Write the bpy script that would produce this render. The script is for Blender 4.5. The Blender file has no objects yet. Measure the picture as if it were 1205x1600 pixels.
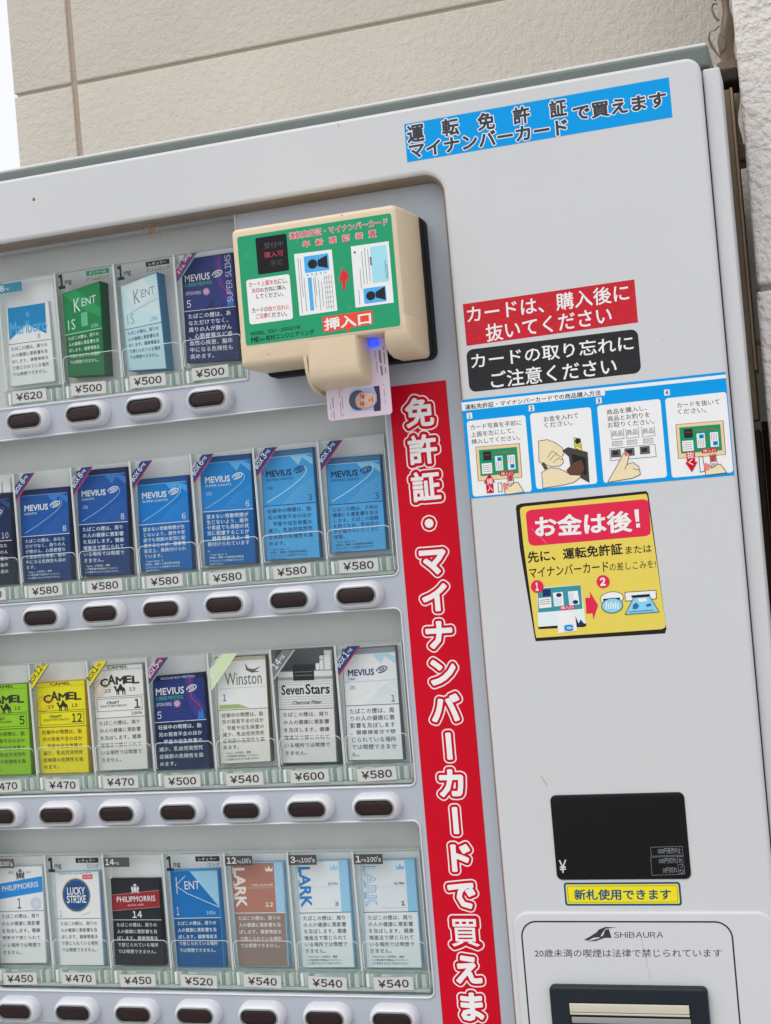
import bpy, math, random
from mathutils import Vector, Matrix
from mathutils.geometry import tessellate_polygon
random.seed(7)
S = bpy.context.scene

# ------------------------------------------------------------------ camera
# machine coordinates: x right, z up, y into the machine; the door's front is y = 0 and its right edge x = -0.063
FPX, CAMD, CAMZ = 2200.0, 1.0771310463426644, 1.4963263977811292
R = Matrix(((0.9503440744426053, 0.08527525450298654, 0.299289610814139),
            (-0.08525665717535746, 0.9962723054874258, -0.01314517881402494),
            (-0.29929490904309, -0.013023988951930137, 0.9540717651899507)))
cd = bpy.data.cameras.new('camera')
cam = bpy.data.objects.new('camera', cd)
S.collection.objects.link(cam)
S.camera = cam
cd.sensor_fit = 'VERTICAL'
cd.sensor_height = 36.0
cd.sensor_width = 27.1
cd.lens = 36.0 * FPX / 1600.0
cd.clip_start = 0.02
cd.clip_end = 500.0
r0 = Vector((R[0][0], R[0][2], -R[0][1]))      # camera right, down, forward in world axes
r1 = Vector((R[1][0], R[1][2], -R[1][1]))
r2 = Vector((R[2][0], R[2][2], -R[2][1]))
cam.matrix_world = Matrix(((r0.x, -r1.x, -r2.x, 0.0), (r0.y, -r1.y, -r2.y, -CAMD),
                           (r0.z, -r1.z, -r2.z, CAMZ), (0, 0, 0, 1)))

# ------------------------------------------------------------------ world, sun, exposure
SUN_EL, SUN_AZ = 55.0, -152.0      # azimuth from +y towards +x: the sun stands behind the camera, a little to the left
w = bpy.data.worlds.new("World")
S.world = w
w.use_nodes = True
nt = w.node_tree
nt.nodes.clear()
sky = nt.nodes.new('ShaderNodeTexSky')
sky.sky_type = 'NISHITA'
sky.sun_disc = False
sky.sun_elevation = math.radians(SUN_EL)
sky.sun_rotation = math.radians(SUN_AZ)
sky.air_density = 1.0
sky.dust_density = 8.0
sky.ozone_density = 1.0
hs = nt.nodes.new('ShaderNodeHueSaturation')     # cloud cover: most of the sky's blue is gone
hs.inputs['Saturation'].default_value = 0.3
bg = nt.nodes.new('ShaderNodeBackground')
bg.inputs['Strength'].default_value = 0.15
wo = nt.nodes.new('ShaderNodeOutputWorld')
nt.links.new(sky.outputs[0], hs.inputs['Color'])
cl = nt.nodes.new('ShaderNodeMix')               # an even layer of white cloud in front of the blue
cl.data_type = 'RGBA'
cl.inputs['Factor'].default_value = 0.75
cl.inputs['B'].default_value = (9.6, 9.8, 10.2, 1)
nt.links.new(hs.outputs[0], cl.inputs['A'])
nt.links.new(cl.outputs['Result'], bg.inputs['Color'])
nt.links.new(bg.outputs[0], wo.inputs['Surface'])
sl = bpy.data.lights.new('sun', 'SUN')
sl.energy = 0.8
sl.angle = math.radians(38)
sl.color = (1.0, 0.97, 0.93)
so = bpy.data.objects.new('sun', sl)
S.collection.objects.link(so)
sd = Vector((math.sin(math.radians(SUN_AZ)) * math.cos(math.radians(SUN_EL)),
             math.cos(math.radians(SUN_AZ)) * math.cos(math.radians(SUN_EL)), math.sin(math.radians(SUN_EL))))
so.rotation_euler = sd.to_track_quat('Z', 'Y').to_euler()
so.location = sd * 6
S.view_settings.view_transform = 'Standard'
S.view_settings.look = 'None'
S.view_settings.gamma = 1.0
S.view_settings.use_curve_mapping = False
S.view_settings.exposure = -0.3
S.cycles.max_bounces = 10
S.cycles.transparent_max_bounces = 24
S.cycles.use_denoising = True

# ------------------------------------------------------------------ materials
def lin(c):
    c = c / 255.0
    return c / 12.92 if c <= 0.04045 else ((c + 0.055) / 1.055) ** 2.4

MATS = {}
def mat(name, rgb, rough=0.5, k=1.0, var=0.04, vscale=60.0, bump=0.0, bscale=800.0, metal=0.0, emit=0.0, coat=0.0, spec=0.5):
    """procedural paint: base colour with a faint uneven tone and roughness, and a fine bump"""
    if name in MATS: return MATS[name]
    m = bpy.data.materials.new(name)
    m.use_nodes = True
    n = m.node_tree.nodes
    l = m.node_tree.links
    b = n['Principled BSDF']
    col = [min(0.85, lin(c) * k) for c in rgb]
    tc = n.new('ShaderNodeTexCoord')
    no = n.new('ShaderNodeTexNoise')
    no.inputs['Scale'].default_value = vscale
    no.inputs['Detail'].default_value = 5.0
    l.new(tc.outputs['Object'], no.inputs['Vector'])
    mx = n.new('ShaderNodeMix')
    mx.data_type = 'RGBA'
    mx.inputs['A'].default_value = (*[c * (1 - var) for c in col], 1)
    mx.inputs['B'].default_value = (*[min(0.9, c * (1 + var)) for c in col], 1)
    l.new(no.outputs['Fac'], mx.inputs['Factor'])
    l.new(mx.outputs['Result'], b.inputs['Base Color'])
    mr = n.new('ShaderNodeMapRange')
    mr.inputs['To Min'].default_value = max(0.02, rough - 0.06)
    mr.inputs['To Max'].default_value = min(1.0, rough + 0.08)
    l.new(no.outputs['Fac'], mr.inputs['Value'])
    l.new(mr.outputs['Result'], b.inputs['Roughness'])
    b.inputs['Metallic'].default_value = metal
    b.inputs['Coat Weight'].default_value = coat
    b.inputs['Specular IOR Level'].default_value = spec
    if emit:
        b.inputs['Emission Color'].default_value = (*[lin(c) for c in rgb], 1)
        b.inputs['Emission Strength'].default_value = emit
    if bump:
        nb = n.new('ShaderNodeTexNoise')
        nb.inputs['Scale'].default_value = bscale
        nb.inputs['Detail'].default_value = 3.0
        l.new(tc.outputs['Object'], nb.inputs['Vector'])
        bp = n.new('ShaderNodeBump')
        bp.inputs['Strength'].default_value = bump
        bp.inputs['Distance'].default_value = 0.001
        l.new(nb.outputs['Fac'], bp.inputs['Height'])
        l.new(bp.outputs['Normal'], b.inputs['Normal'])
    MATS[name] = m
    return m

def ink(rgb, k=1.25, rough=0.42):
    """printed colour"""
    return mat('print_%d_%d_%d' % tuple(rgb), rgb, rough, k, 0.03, 120.0, spec=0.13)

def clear(name, tint, fac, rough=0.05, refl=0.5, white=(0.86, 0.92, 0.9), glass_only=False):
    """thin clear acrylic or glass: mostly see-through, glossy, milky towards its edges"""
    m = bpy.data.materials.new(name)
    m.use_nodes = True
    n = m.node_tree.nodes
    l = m.node_tree.links
    n.clear()
    out = n.new('ShaderNodeOutputMaterial')
    tr = n.new('ShaderNodeBsdfTransparent')
    tr.inputs[0].default_value = (*tint, 1)
    gl = n.new('ShaderNodeBsdfGlossy')
    gl.inputs['Roughness'].default_value = rough
    fr = n.new('ShaderNodeFresnel')
    fr.inputs['IOR'].default_value = 1.45
    mixr = n.new('ShaderNodeMixShader')
    ar = n.new('ShaderNodeMath')                 # reflection cut down to imitate darker surroundings that are not built
    ar.operation = 'MULTIPLY'
    ar.inputs[1].default_value = refl
    l.new(fr.outputs[0], ar.inputs[0])
    l.new(ar.outputs[0], mixr.inputs[0])
    l.new(tr.outputs[0], mixr.inputs[1])
    l.new(gl.outputs[0], mixr.inputs[2])
    if glass_only:
        l.new(mixr.outputs[0], out.inputs[0])
        MATS[name] = m
        return m
    df = n.new('ShaderNodeBsdfDiffuse')
    df.inputs[0].default_value = (*white, 1)
    tl = n.new('ShaderNodeBsdfTranslucent')
    tl.inputs[0].default_value = (*white, 1)
    ds = n.new('ShaderNodeMixShader')
    ds.inputs[0].default_value = 0.4
    l.new(df.outputs[0], ds.inputs[1])
    l.new(tl.outputs[0], ds.inputs[2])
    tc = n.new('ShaderNodeTexCoord')
    no = n.new('ShaderNodeTexNoise')
    no.inputs['Scale'].default_value = 90.0
    l.new(tc.outputs['Object'], no.inputs['Vector'])
    mr = n.new('ShaderNodeMapRange')
    mr.inputs['To Min'].default_value = fac - min(0.08, fac * .7)
    mr.inputs['To Max'].default_value = fac + min(0.08, fac * .7)
    l.new(no.outputs['Fac'], mr.inputs['Value'])
    mixw = n.new('ShaderNodeMixShader')
    l.new(mr.outputs[0], mixw.inputs[0])
    l.new(mixr.outputs[0], mixw.inputs[1])
    l.new(ds.outputs[0], mixw.inputs[2])
    l.new(mixw.outputs[0], out.inputs[0])
    MATS[name] = m
    return m

def stucco(name, rgb, scale, dist, k=1.0, blotch=0.08, second=3.0):
    m = bpy.data.materials.new(name)
    m.use_nodes = True
    n = m.node_tree.nodes
    l = m.node_tree.links
    b = n['Principled BSDF']
    b.inputs['Roughness'].default_value = 0.85
    b.inputs['Specular IOR Level'].default_value = 0.25
    tc = n.new('ShaderNodeTexCoord')
    big = n.new('ShaderNodeTexNoise')
    big.inputs['Scale'].default_value = 5.0
    big.inputs['Detail'].default_value = 6.0
    l.new(tc.outputs['Object'], big.inputs['Vector'])
    c = [lin(v) * k for v in rgb]
    mx = n.new('ShaderNodeMix')
    mx.data_type = 'RGBA'
    mx.inputs['A'].default_value = (*[v * (1 - blotch) for v in c], 1)
    mx.inputs['B'].default_value = (*[min(.85, v * (1 + blotch)) for v in c], 1)
    l.new(big.outputs['Fac'], mx.inputs['Factor'])
    l.new(mx.outputs['Result'], b.inputs['Base Color'])
    n1 = n.new('ShaderNodeTexNoise')
    n1.inputs['Scale'].default_value = scale
    n1.inputs['Detail'].default_value = 4.0
    n1.inputs['Roughness'].default_value = 0.55
    l.new(tc.outputs['Object'], n1.inputs['Vector'])
    n2 = n.new('ShaderNodeTexVoronoi')
    n2.feature = 'SMOOTH_F1'
    n2.inputs['Scale'].default_value = scale * second
    l.new(tc.outputs['Object'], n2.inputs['Vector'])
    ad = n.new('ShaderNodeMath')
    ad.operation = 'MULTIPLY_ADD'
    ad.inputs[1].default_value = 0.25
    l.new(n2.outputs['Distance'], ad.inputs[0])
    l.new(n1.outputs['Fac'], ad.inputs[2])
    bp = n.new('ShaderNodeBump')
    bp.inputs['Strength'].default_value = 1.0
    bp.inputs['Distance'].default_value = dist
    l.new(ad.outputs[0], bp.inputs['Height'])
    l.new(bp.outputs['Normal'], b.inputs['Normal'])
    MATS[name] = m
    return m

M_DOOR = mat('white_door_paint', (204, 205, 207), 0.34, 1.0, 0.035, 7.0, 0.10, 420.0)
M_PANEL = mat('blue_grey_panel_plastic', (176, 182, 192), 0.5, 1.0, 0.02, 20.0, 0.03, 900.0)
M_CAB = mat('white_cabinet_paint', (214, 214, 212), 0.45, 1.0, 0.05, 12.0)
M_RIM = mat('grey_green_rim_paint', (100, 109, 104), 0.4, 1.0, 0.08, 25.0)
M_TRAY = mat('grey_green_tray', (216, 246, 238), 0.55, 1.0, 0.04, 10.0)
M_BEZEL = mat('white_button_plastic', (218, 218, 224), 0.35, 1.0, 0.02, 50.0)
M_GREYRIM = mat('grey_gasket', (138, 143, 141), 0.3, 1.0)
M_WIN = mat('dark_red_button_window', (34, 22, 23), 0.12, 1.0, 0.35, 140.0, spec=0.35)
M_BEIGE = mat('beige_reader_plastic', (222, 202, 172), 0.45, 1.0, 0.03, 40.0, 0.12, 1800.0)
M_BLACK = mat('black_rubber', (18, 18, 20), 0.55, 1.0, 0.1, spec=0.25)
M_GLOSSBLACK = mat('black_glossy_acrylic', (14, 14, 17), 0.12, 1.0, 0.1, spec=0.25)
M_NAVY = mat('navy_inserter_plastic', (22, 31, 40), 0.4, 1.0, 0.08, 60.0, 0.05, 1500.0, spec=.3)
M_CREAM = mat('cream_slot_plastic', (205, 200, 182), 0.45, 1.0, 0.05)
M_SEAL = mat('brown_sealant', (112, 96, 80), 0.4, 1.0, 0.45, 110.0, 0.6, 260.0)
for n_ in M_SEAL.node_tree.nodes:                  # streaked along its length
    if n_.type == 'TEX_NOISE':
        mp = M_SEAL.node_tree.nodes.new('ShaderNodeMapping')
        mp.inputs['Scale'].default_value = (1.6, 1.6, .12)
        M_SEAL.node_tree.links.new(n_.inputs['Vector'].links[0].from_socket, mp.inputs['Vector'])
        M_SEAL.node_tree.links.new(mp.outputs[0], n_.inputs['Vector'])
M_DIRT = mat('brown_dirt', (120, 98, 66), 0.9, 1.0, 0.4, 900.0)
M_SCRATCH = mat('dark_scratch', (120, 112, 104), 0.7)
M_GLASS = clear('window_glass', (0.985, 0.998, 0.994), 0.010, 0.03, refl=0.32, white=(0.8, 0.9, 0.88))
M_ACRYL = clear('clear_acrylic', (0.97, 0.99, 0.98), 0.10)
M_ACRYLEDGE = clear('milky_acrylic_edge', (0.95, 0.98, 0.97), 0.55, white=(0.92, 0.96, 0.94))
M_ACRYLBLOCK = clear('acrylic_block', (0.95, 0.99, 0.97), 0.6, 0.08, white=(0.93, 0.98, 0.92))  # milky white raised to imitate bright glints in the clear blocks
M_WALL = stucco('beige_stucco', (202, 195, 184), 130.0, 0.0021, blotch=.09)
M_SIDEWALL = stucco('pale_rough_stone', (222, 216, 211), 125.0, 0.0062, second=2.0)
M_GROOVE = mat('wall_joint_sealant', (166, 152, 136), 0.75, 1.0, 0.15, 30.0, 0.4, 200.0)
M_GAP = mat('dark_gap_board', (60, 48, 40), 0.8, 1.0, 0.4, 30.0)
M_PALEWOOD = mat('pale_wood_strip', (186, 164, 140), 0.7, 1.0, 0.2, 40.0)
M_GROUND = mat('grey_paving', (168, 166, 162), 0.85, 1.0, 0.15, 4.0, 0.4, 60.0)

WHITE = ink((236, 236, 238)); BLACKI = ink((38, 38, 42)); RED = ink((188, 4, 32), 1.2); BLUE = ink((0, 142, 212), 1.2)
NAVY = ink((28, 44, 92)); PAPER = ink((198, 196, 193)); GREYI = ink((90, 92, 96)); SKIN = ink((240, 200, 164))

# ------------------------------------------------------------------ text outlines
_T = {}
_EM = None
def glyphs(s, bold=0.0):
    """outline mesh of a line of text at 1 em, with its ink box"""
    key = (s, bold)
    if key in _T: return _T[key]
    if len(s) and (all(ch in "0123456789¥mg%'s円" for ch in s) or s in PLAIN):   # plain grotesque letters and figures, set one by one
        vs, fs, ed, x = [], [], [], 0.0
        for ch in s:
            if ch == ' ': x += .3; continue
            fw = '￥' if ch == '¥' else (chr(ord(ch) + 0xFEE0) if 0x21 <= ord(ch) <= 0x7E else ch)
            v, f, bb, e = raw_glyphs(fw, bold)
            n = len(vs)
            side = .05 if ch != '1' else .09
            vs += [(p[0] - bb[0] + x + side, p[1]) for p in v]
            fs += [tuple(i + n for i in t) for t in f]
            ed += [(a + n, c + n) for a, c in e]
            x += bb[2] - bb[0] + 2 * side
        bb = (min(v[0] for v in vs), min(v[1] for v in vs), max(v[0] for v in vs), max(v[1] for v in vs))
        _T[key] = (vs, fs, bb, ed)
    else: _T[key] = raw_glyphs(s, bold)
    return _T[key]
PLAIN = ('MODEL : EXC-2500ZYM', 'SHiBAURA', 'LUCKY', 'STRIKE', 'SUPER SLIMS', 'EXTRA', 'ULTRA', 'FULL FLAVOR')
def raw_glyphs(s, bold=0.0, space=1.0):
    c = bpy.data.curves.new('writing', 'FONT')
    c.body = s
    c.size = 1.0
    c.resolution_u = 2
    c.offset = bold
    c.space_character = space
    o = bpy.data.objects.new('writing', c)
    me = bpy.data.meshes.new_from_object(o)
    vs = [(v.co.x, v.co.y) for v in me.vertices]
    fs = [tuple(p.vertices) for p in me.polygons]
    if me.polygons and me.polygons[0].normal.z < 0: fs = [f[::-1] for f in fs]
    bpy.data.meshes.remove(me)
    bpy.data.objects.remove(o)
    bpy.data.curves.remove(c)
    cnt = {}
    for f in fs:
        for a, b in zip(f, f[1:] + f[:1]):
            k = (min(a, b), max(a, b))
            cnt[k] = cnt.get(k, 0) + 1
    ed = [k for k, n in cnt.items() if n == 1]
    if vs:
        bb = (min(v[0] for v in vs), min(v[1] for v in vs), max(v[0] for v in vs), max(v[1] for v in vs))
    else:
        bb = (0, 0, 1, 1)
    return (vs, fs, bb, ed)

# ------------------------------------------------------------------ shapes: MB gathers geometry for ONE mesh object (mm: x, z, d = towards the viewer)
def rrect(x0, x1, z0, z1, r, n=6):
    r = max(0.0001, min(r, (x1 - x0) / 2 - 1e-4, (z1 - z0) / 2 - 1e-4))
    p = []
    for cx, cz, a in ((x1 - r, z0 + r, -90), (x1 - r, z1 - r, 0), (x0 + r, z1 - r, 90), (x0 + r, z0 + r, 180)):
        for i in range(n + 1):
            t = math.radians(a + 90.0 * i / n)
            p.append((cx + r * math.cos(t), cz + r * math.sin(t)))
    return p

def ellipse(cx, cz, rx, rz, n=24, rot=0.0, a0=0.0, a1=360.0):
    p = []
    full = abs(a1 - a0) >= 359.9
    for i in range(n if full else n + 1):
        t = math.radians(a0 + (a1 - a0) * i / n)
        x, z = rx * math.cos(t), rz * math.sin(t)
        c, s = math.cos(math.radians(rot)), math.sin(math.radians(rot))
        p.append((cx + x * c - z * s, cz + x * s + z * c))
    return p

def area(p):
    return sum(a[0] * b[1] - b[0] * a[1] for a, b in zip(p, p[1:] + p[:1]))

LAY = 0.07
SPACED = 1.10                                   # letter spacing of the warning texts
SHELF = 12.0                                   # the goods stand this much nearer the glass than the plane they were measured on
def plane_scale(ref, seen=-45.0): return (CAMD * 1000 - ref - SHELF) / (CAMD * 1000 - seen)
class MB:
    def __init__(self, M=None, d=0.0, shelf=False, ref=-45.0, seen=-45.0):
        self.shelf = shelf; self.k = plane_scale(ref, seen)
        self.v = []; self.f = []; self.mi = []; self.mats = []; self.sm = []
        self.M = M; self.d = d
    def m(self, material):
        if material not in self.mats: self.mats.append(material)
        return self.mats.index(material)
    def P(self, p, d):
        q = self.M(p[0], p[1], d) if self.M else (p[0], p[1], d)
        if self.shelf: return (q[0] * self.k, CAMZ * 1000 + (q[1] - CAMZ * 1000) * self.k, q[2] + SHELF)
        return q
    def poly(self, pts, material, lay=0.0, d=None):
        """flat face turned to the viewer, on printed layer lay"""
        if area(pts) < 0: pts = pts[::-1]
        dd = (self.d if d is None else d) + lay * LAY
        b = len(self.v)
        self.v += [self.P(p, dd) for p in pts]
        self.f.append(tuple(range(b, b + len(pts))))
        self.mi.append(self.m(material)); self.sm.append(False)
    def rect(self, x0, x1, z0, z1, material, lay=0.0, r=0.0):
        self.poly(rrect(x0, x1, z0, z1, r, 4) if r else [(x0, z0), (x1, z0), (x1, z1), (x0, z1)], material, lay)
    def line(self, pts, wd, material, lay=0.0, closed=False):
        if closed: pts = list(pts) + [pts[0]]
        for i, (a, b) in enumerate(zip(pts, pts[1:])):
            dx, dz = b[0] - a[0], b[1] - a[1]
            L = math.hypot(dx, dz)
            if L < 1e-6: continue
            nx, nz = -dz / L * wd / 2, dx / L * wd / 2
            ex, ez = dx / L * wd * .35, dz / L * wd * .35
            self.poly([(a[0] - ex - nx, a[1] - ez - nz), (b[0] + ex - nx, b[1] + ez - nz), (b[0] + ex + nx, b[1] + ez + nz), (a[0] - ex + nx, a[1] - ez + nz)], material, lay + (i % 7) * 0.03)
    def text(self, s, bl, br, tl, material, lay=1.0, bold=0.0, halo=None, hr=0.06, keep=False):
        """a line of writing whose ink box runs from bl to br along its foot and from bl to tl up its side"""
        vs, fs, bb, ed = glyphs(s, min(bold, 0.0))
        W, H = bb[2] - bb[0], bb[3] - bb[1]
        ux, uz = (br[0] - bl[0]) / W, (br[1] - bl[1]) / W
        vx, vz = (tl[0] - bl[0]) / H, (tl[1] - bl[1]) / H
        if len(s) <= 2 and bb[2] > 0 and s.isdigit():       # digits are never stretched wide
            st = math.hypot(ux, uz) / max(1e-9, math.hypot(vx, vz))
            if st > 1.25:
                k_ = 1.25 / st
                bl = (bl[0] + (br[0] - bl[0]) * (1 - k_) * .5, bl[1] + (br[1] - bl[1]) * (1 - k_) * .5)
                ux, uz = ux * k_, uz * k_
        if keep:                       # keep the letters' own proportions, height from tl
            hgt = math.hypot(tl[0] - bl[0], tl[1] - bl[1]) / H
            L = math.hypot(ux, uz)
            ux, uz = ux / L * hgt, uz / L * hgt
        f2 = lambda p: (bl[0] + (p[0] - bb[0]) * ux + (p[1] - bb[1]) * vx, bl[1] + (p[0] - bb[0]) * uz + (p[1] - bb[1]) * vz)
        dd = self.d + lay * LAY
        b = len(self.v)
        self.v += [self.P(f2(p), dd) for p in vs]
        k = self.m(material)
        for f in fs:
            self.f.append(tuple(i + b for i in f)); self.mi.append(k); self.sm.append(False)
        if bold > 0.006: self.halo(vs, fs, ed, f2, material, bold, dd + .012)
        for hm, rr, hl in (halo or []):
            self.halo(vs, fs, ed, f2, hm, rr, self.d + hl * LAY)
    def halo(self, vs, fs, ed, f2, material, r, dd):
        """the text thickened by r em with round corners"""
        k = self.m(material)
        b = len(self.v)
        self.v += [self.P(f2(p), dd) for p in vs]
        for f in fs:
            self.f.append(tuple(i + b for i in f)); self.mi.append(k); self.sm.append(False)
        j = 0
        for a, c in ed:
            p, q = vs[a], vs[c]
            dx, dy = q[0] - p[0], q[1] - p[1]
            L = math.hypot(dx, dy)
            if L < 1e-6: continue
            j += 1
            e = 0.0006 * (1 + j % 40)
            nx, ny = -dy / L * r, dx / L * r
            pts = [(p[0] - nx, p[1] - ny)]
            a0 = math.atan2(dy, dx)
            for i in range(-4, 5): pts.append((q[0] + r * math.cos(a0 + i * math.pi / 8), q[1] + r * math.sin(a0 + i * math.pi / 8)))
            pts.append((p[0] + nx, p[1] + ny))
            for i in range(1, 8): pts.append((p[0] + r * math.cos(a0 + math.pi / 2 + i * math.pi / 8), p[1] + r * math.sin(a0 + math.pi / 2 + i * math.pi / 8)))
            q2 = [f2(t) for t in pts]
            if area(q2) < 0: q2 = q2[::-1]
            b = len(self.v)
            self.v += [self.P(t, dd + e) for t in q2]
            self.f.append(tuple(range(b, b + len(q2)))); self.mi.append(k); self.sm.append(False)
    def para(self, lines, x, ztop, em, lead, material, lay=1.0, bold=0.0, sx=1.0):
        """lines of full-width writing, every character on its own square"""
        for i, s in enumerate(lines):
            if not s: continue
            key = ('spaced', s)
            if key not in _T: _T[key] = raw_glyphs(s, 0.0, SPACED)
            vs, fs, bb, ed = _T[key]
            z0 = ztop - em * 0.86 - i * lead
            k = self.m(material)
            em_ = em / SPACED
            for n_, (ox, oz) in enumerate(((0, 0), (.03, .012))):
                b = len(self.v)
                self.v += [self.P((x + (p[0] + ox) * em_ * sx, z0 + (p[1] + oz) * em_), self.d + (lay + n_ * .12) * LAY) for p in vs]
                for f in fs:
                    self.f.append(tuple(j + b for j in f)); self.mi.append(k); self.sm.append(False)
    def rings(self, rings, material, cap_last=True, cap_first=False, smooth=True):
        """rings: lists of (x, z, d) with the same count"""
        k = self.m(material)
        b = len(self.v)
        n = len(rings[0])
        for rg in rings: self.v += [self.P((p[0], p[1]), p[2]) for p in rg]
        for i in range(len(rings) - 1):
            for j in range(n):
                j2 = (j + 1) % n
                self.f.append((b + i * n + j, b + i * n + j2, b + (i + 1) * n + j2, b + (i + 1) * n + j))
                self.mi.append(k); self.sm.append(smooth)
        if cap_last:
            self.f.append(tuple(b + (len(rings) - 1) * n + j for j in range(n))); self.mi.append(k); self.sm.append(False)
        if cap_first:
            self.f.append(tuple(b + j for j in range(n))[::-1]); self.mi.append(k); self.sm.append(False)
    def rbox(self, x0, x1, z0, z1, d0, d1, material, r=1.0, bev=0.5, n=5, nb=3, back=True):
        """block with rounded corners and a rounded front edge"""
        rg = [[(p[0], p[1], d0) for p in rrect(x0, x1, z0, z1, r, n)]]
        for i in range(nb + 1):
            t = math.pi / 2 * i / nb
            ins = bev * (1 - math.cos(t)); dep = d1 - bev + bev * math.sin(t)
            rg.append([(p[0], p[1], dep) for p in rrect(x0 + ins, x1 - ins, z0 + ins, z1 - ins, max(r - ins, 0.05), n)])
        self.rings(rg, material, True, back)
    def box(self, x0, x1, z0, z1, d0, d1, material):
        self.rings([[(x0, z0, d0), (x1, z0, d0), (x1, z1, d0), (x0, z1, d0)], [(x0, z0, d1), (x1, z0, d1), (x1, z1, d1), (x0, z1, d1)]], material, True, True, False)
    def plate(self, outer, holes, d0, d1, bev, material, hbev=None, nb=4):
        """front sheet with rounded outer edge and rounded openings; outer / holes are (x0, x1, z0, z1, r)"""
        hbev = bev if hbev is None else hbev
        def ring(o, ins, dep):
            return [(p[0], p[1], dep) for p in rrect(o[0] + ins, o[1] - ins, o[2] + ins, o[3] - ins, max(o[4] - ins, 0.05), 6)]
        fo = ring(outer, bev, d1)
        fh = [ring(h, -hbev, d1) for h in holes]
        loops = [[Vector((p[0], p[1], 0)) for p in fo]] + [[Vector((p[0], p[1], 0)) for p in h] for h in fh]
        allp = [p for lp in [fo] + fh for p in lp]
        k = self.m(material)
        b = len(self.v)
        self.v += [self.P((p[0], p[1]), p[2]) for p in allp]
        for t in tessellate_polygon(loops):
            t = tuple(t)
            tri = [allp[i] for i in t]
            if area([(q[0], q[1]) for q in tri]) < 0: t = t[::-1]
            self.f.append(tuple(b + i for i in t)); self.mi.append(k); self.sm.append(False)
        rg = [ring(outer, 0, d0)] + [ring(outer, bev * (1 - math.cos(math.pi / 2 * i / nb)), d1 - bev + bev * math.sin(math.pi / 2 * i / nb)) for i in range(nb + 1)]
        self.rings(rg, material, False)
        for h in holes:
            rg = [ring(h, -hbev * (1 - math.cos(math.pi / 2 * i / nb)), d1 - hbev + hbev * math.sin(math.pi / 2 * i / nb)) for i in range(nb, -1, -1)] + [ring(h, 0, d0)]
            self.rings(rg, material, False)
    def build(self, name, parent=None, loc=None, shade=35):
        ox = Vector((0, 0, 0))
        p = parent
        while p is not None:
            ox += p.location
            p = p.parent
        if loc is None:
            if parent is None:
                xs = [v[0] for v in self.v]; zs = [v[1] for v in self.v]; ds = [v[2] for v in self.v]
                loc = Vector(((min(xs) + max(xs)) / 2000, -(min(ds) + max(ds)) / 2000, min(zs) / 1000))
            else: loc = Vector((0, 0, 0))
        else: loc = Vector(loc) - ox
        tot = ox + loc
        me = bpy.data.meshes.new(name)
        me.from_pydata([(v[0] / 1000 - tot.x, -v[2] / 1000 - tot.y, v[1] / 1000 - tot.z) for v in self.v], [], self.f)
        for mm in self.mats: me.materials.append(mm)
        me.polygons.foreach_set('material_index', self.mi)
        me.polygons.foreach_set('use_smooth', self.sm)
        me.update()
        me.set_sharp_from_angle(angle=math.radians(shade))
        o = bpy.data.objects.new(name, me)
        S.collection.objects.link(o)
        if parent is not None: o.parent = parent
        o.location = loc
        return o

def empty(name, x, z, d, label, cat, group=None):
    o = bpy.data.objects.new(name, None)
    S.collection.objects.link(o)
    o.location = (x / 1000, -d / 1000, z / 1000)
    o.empty_display_size = 0.05
    return tag(o, label, cat, group)
def tag(o, label, cat, group=None):
    o['label'] = label; o['category'] = cat
    if group: o['group'] = group
    return o
def child_copy(src, parent, off):
    c = src.copy()
    S.collection.objects.link(c)
    c.parent = parent
    c.location = src.location + Vector(off)
    return c

def at(px, py, d=0.0):
    """where the photograph's point (px, py) lies on the machine's front plane moved forward by d mm: (x, z) in mm"""
    v = R.transposed() @ Vector(((px - 602.5) / FPX, (py - 800.0) / FPX, 1.0))
    t = CAMD - d / 1000.0
    return (v.x / v.z * t * 1000.0, (CAMZ - v.y / v.z * t) * 1000.0)
def measured(s, ox, oy, d=0.0):
    return lambda x, y: at(ox + x / s, oy + y / s, d)

# ------------------------------------------------------------------ setting: ground, walls
g = MB()
g.v = [(-30000, 0, -30000), (30000, 0, -30000), (30000, 0, 30000), (-30000, 0, 30000)]
g.f = [(3, 2, 1, 0)]; g.mi = [g.m(M_GROUND)]; g.sm = [False]
o = g.build('ground', loc=(0, 0, 0)); o['kind'] = 'structure'
if o.data.polygons[0].normal.z < 0: o.data.flip_normals()

b = MB()
WD = -500
WX = (-942.0, -859.0, -851.6, -30.0)
ZG = [400.0, 1240.0, 1664.0, 2088.5, 2513.0, 3000.0]
for i in range(len(ZG) - 1):                       # boards with open joints between them
    z0, z1 = ZG[i] + 2.2, ZG[i + 1] - 2.2
    b.rbox(WX[0], WX[1], z0, z1, WD - 60, WD, M_WALL, 1.0, 2.0, 2, 3)
    b.rbox(WX[2], WX[3], z0, z1, WD - 60, WD, M_WALL, 1.0, 2.0, 2, 3)
b.box(WX[0] + 4, WX[3], 0, 3000, WD - 70, WD - 3.0, M_GROOVE)
tag(b.build('wall'), 'beige stucco board wall with dark joints rising behind the vending machine', 'wall')

b = MB()
SD = -60
for z0, z1, dx in ((0, 820, 0.6), (824, 1240, -.4), (1244, 1657.5, 0.0), (1662.5, 2100, 1.2), (2104, 2600, 0.0)):
    b.rbox(-39.5 + dx, 500, z0, z1, SD - 300, SD, M_SIDEWALL, 2.0, 4.0, 3, 4)
b.box(-36, 496, 0, 2600, SD - 300, SD - 7, M_GROOVE)
tag(b.build('wall'), 'pale grey rough stone wall close on the right of the machine', 'wall')

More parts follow.
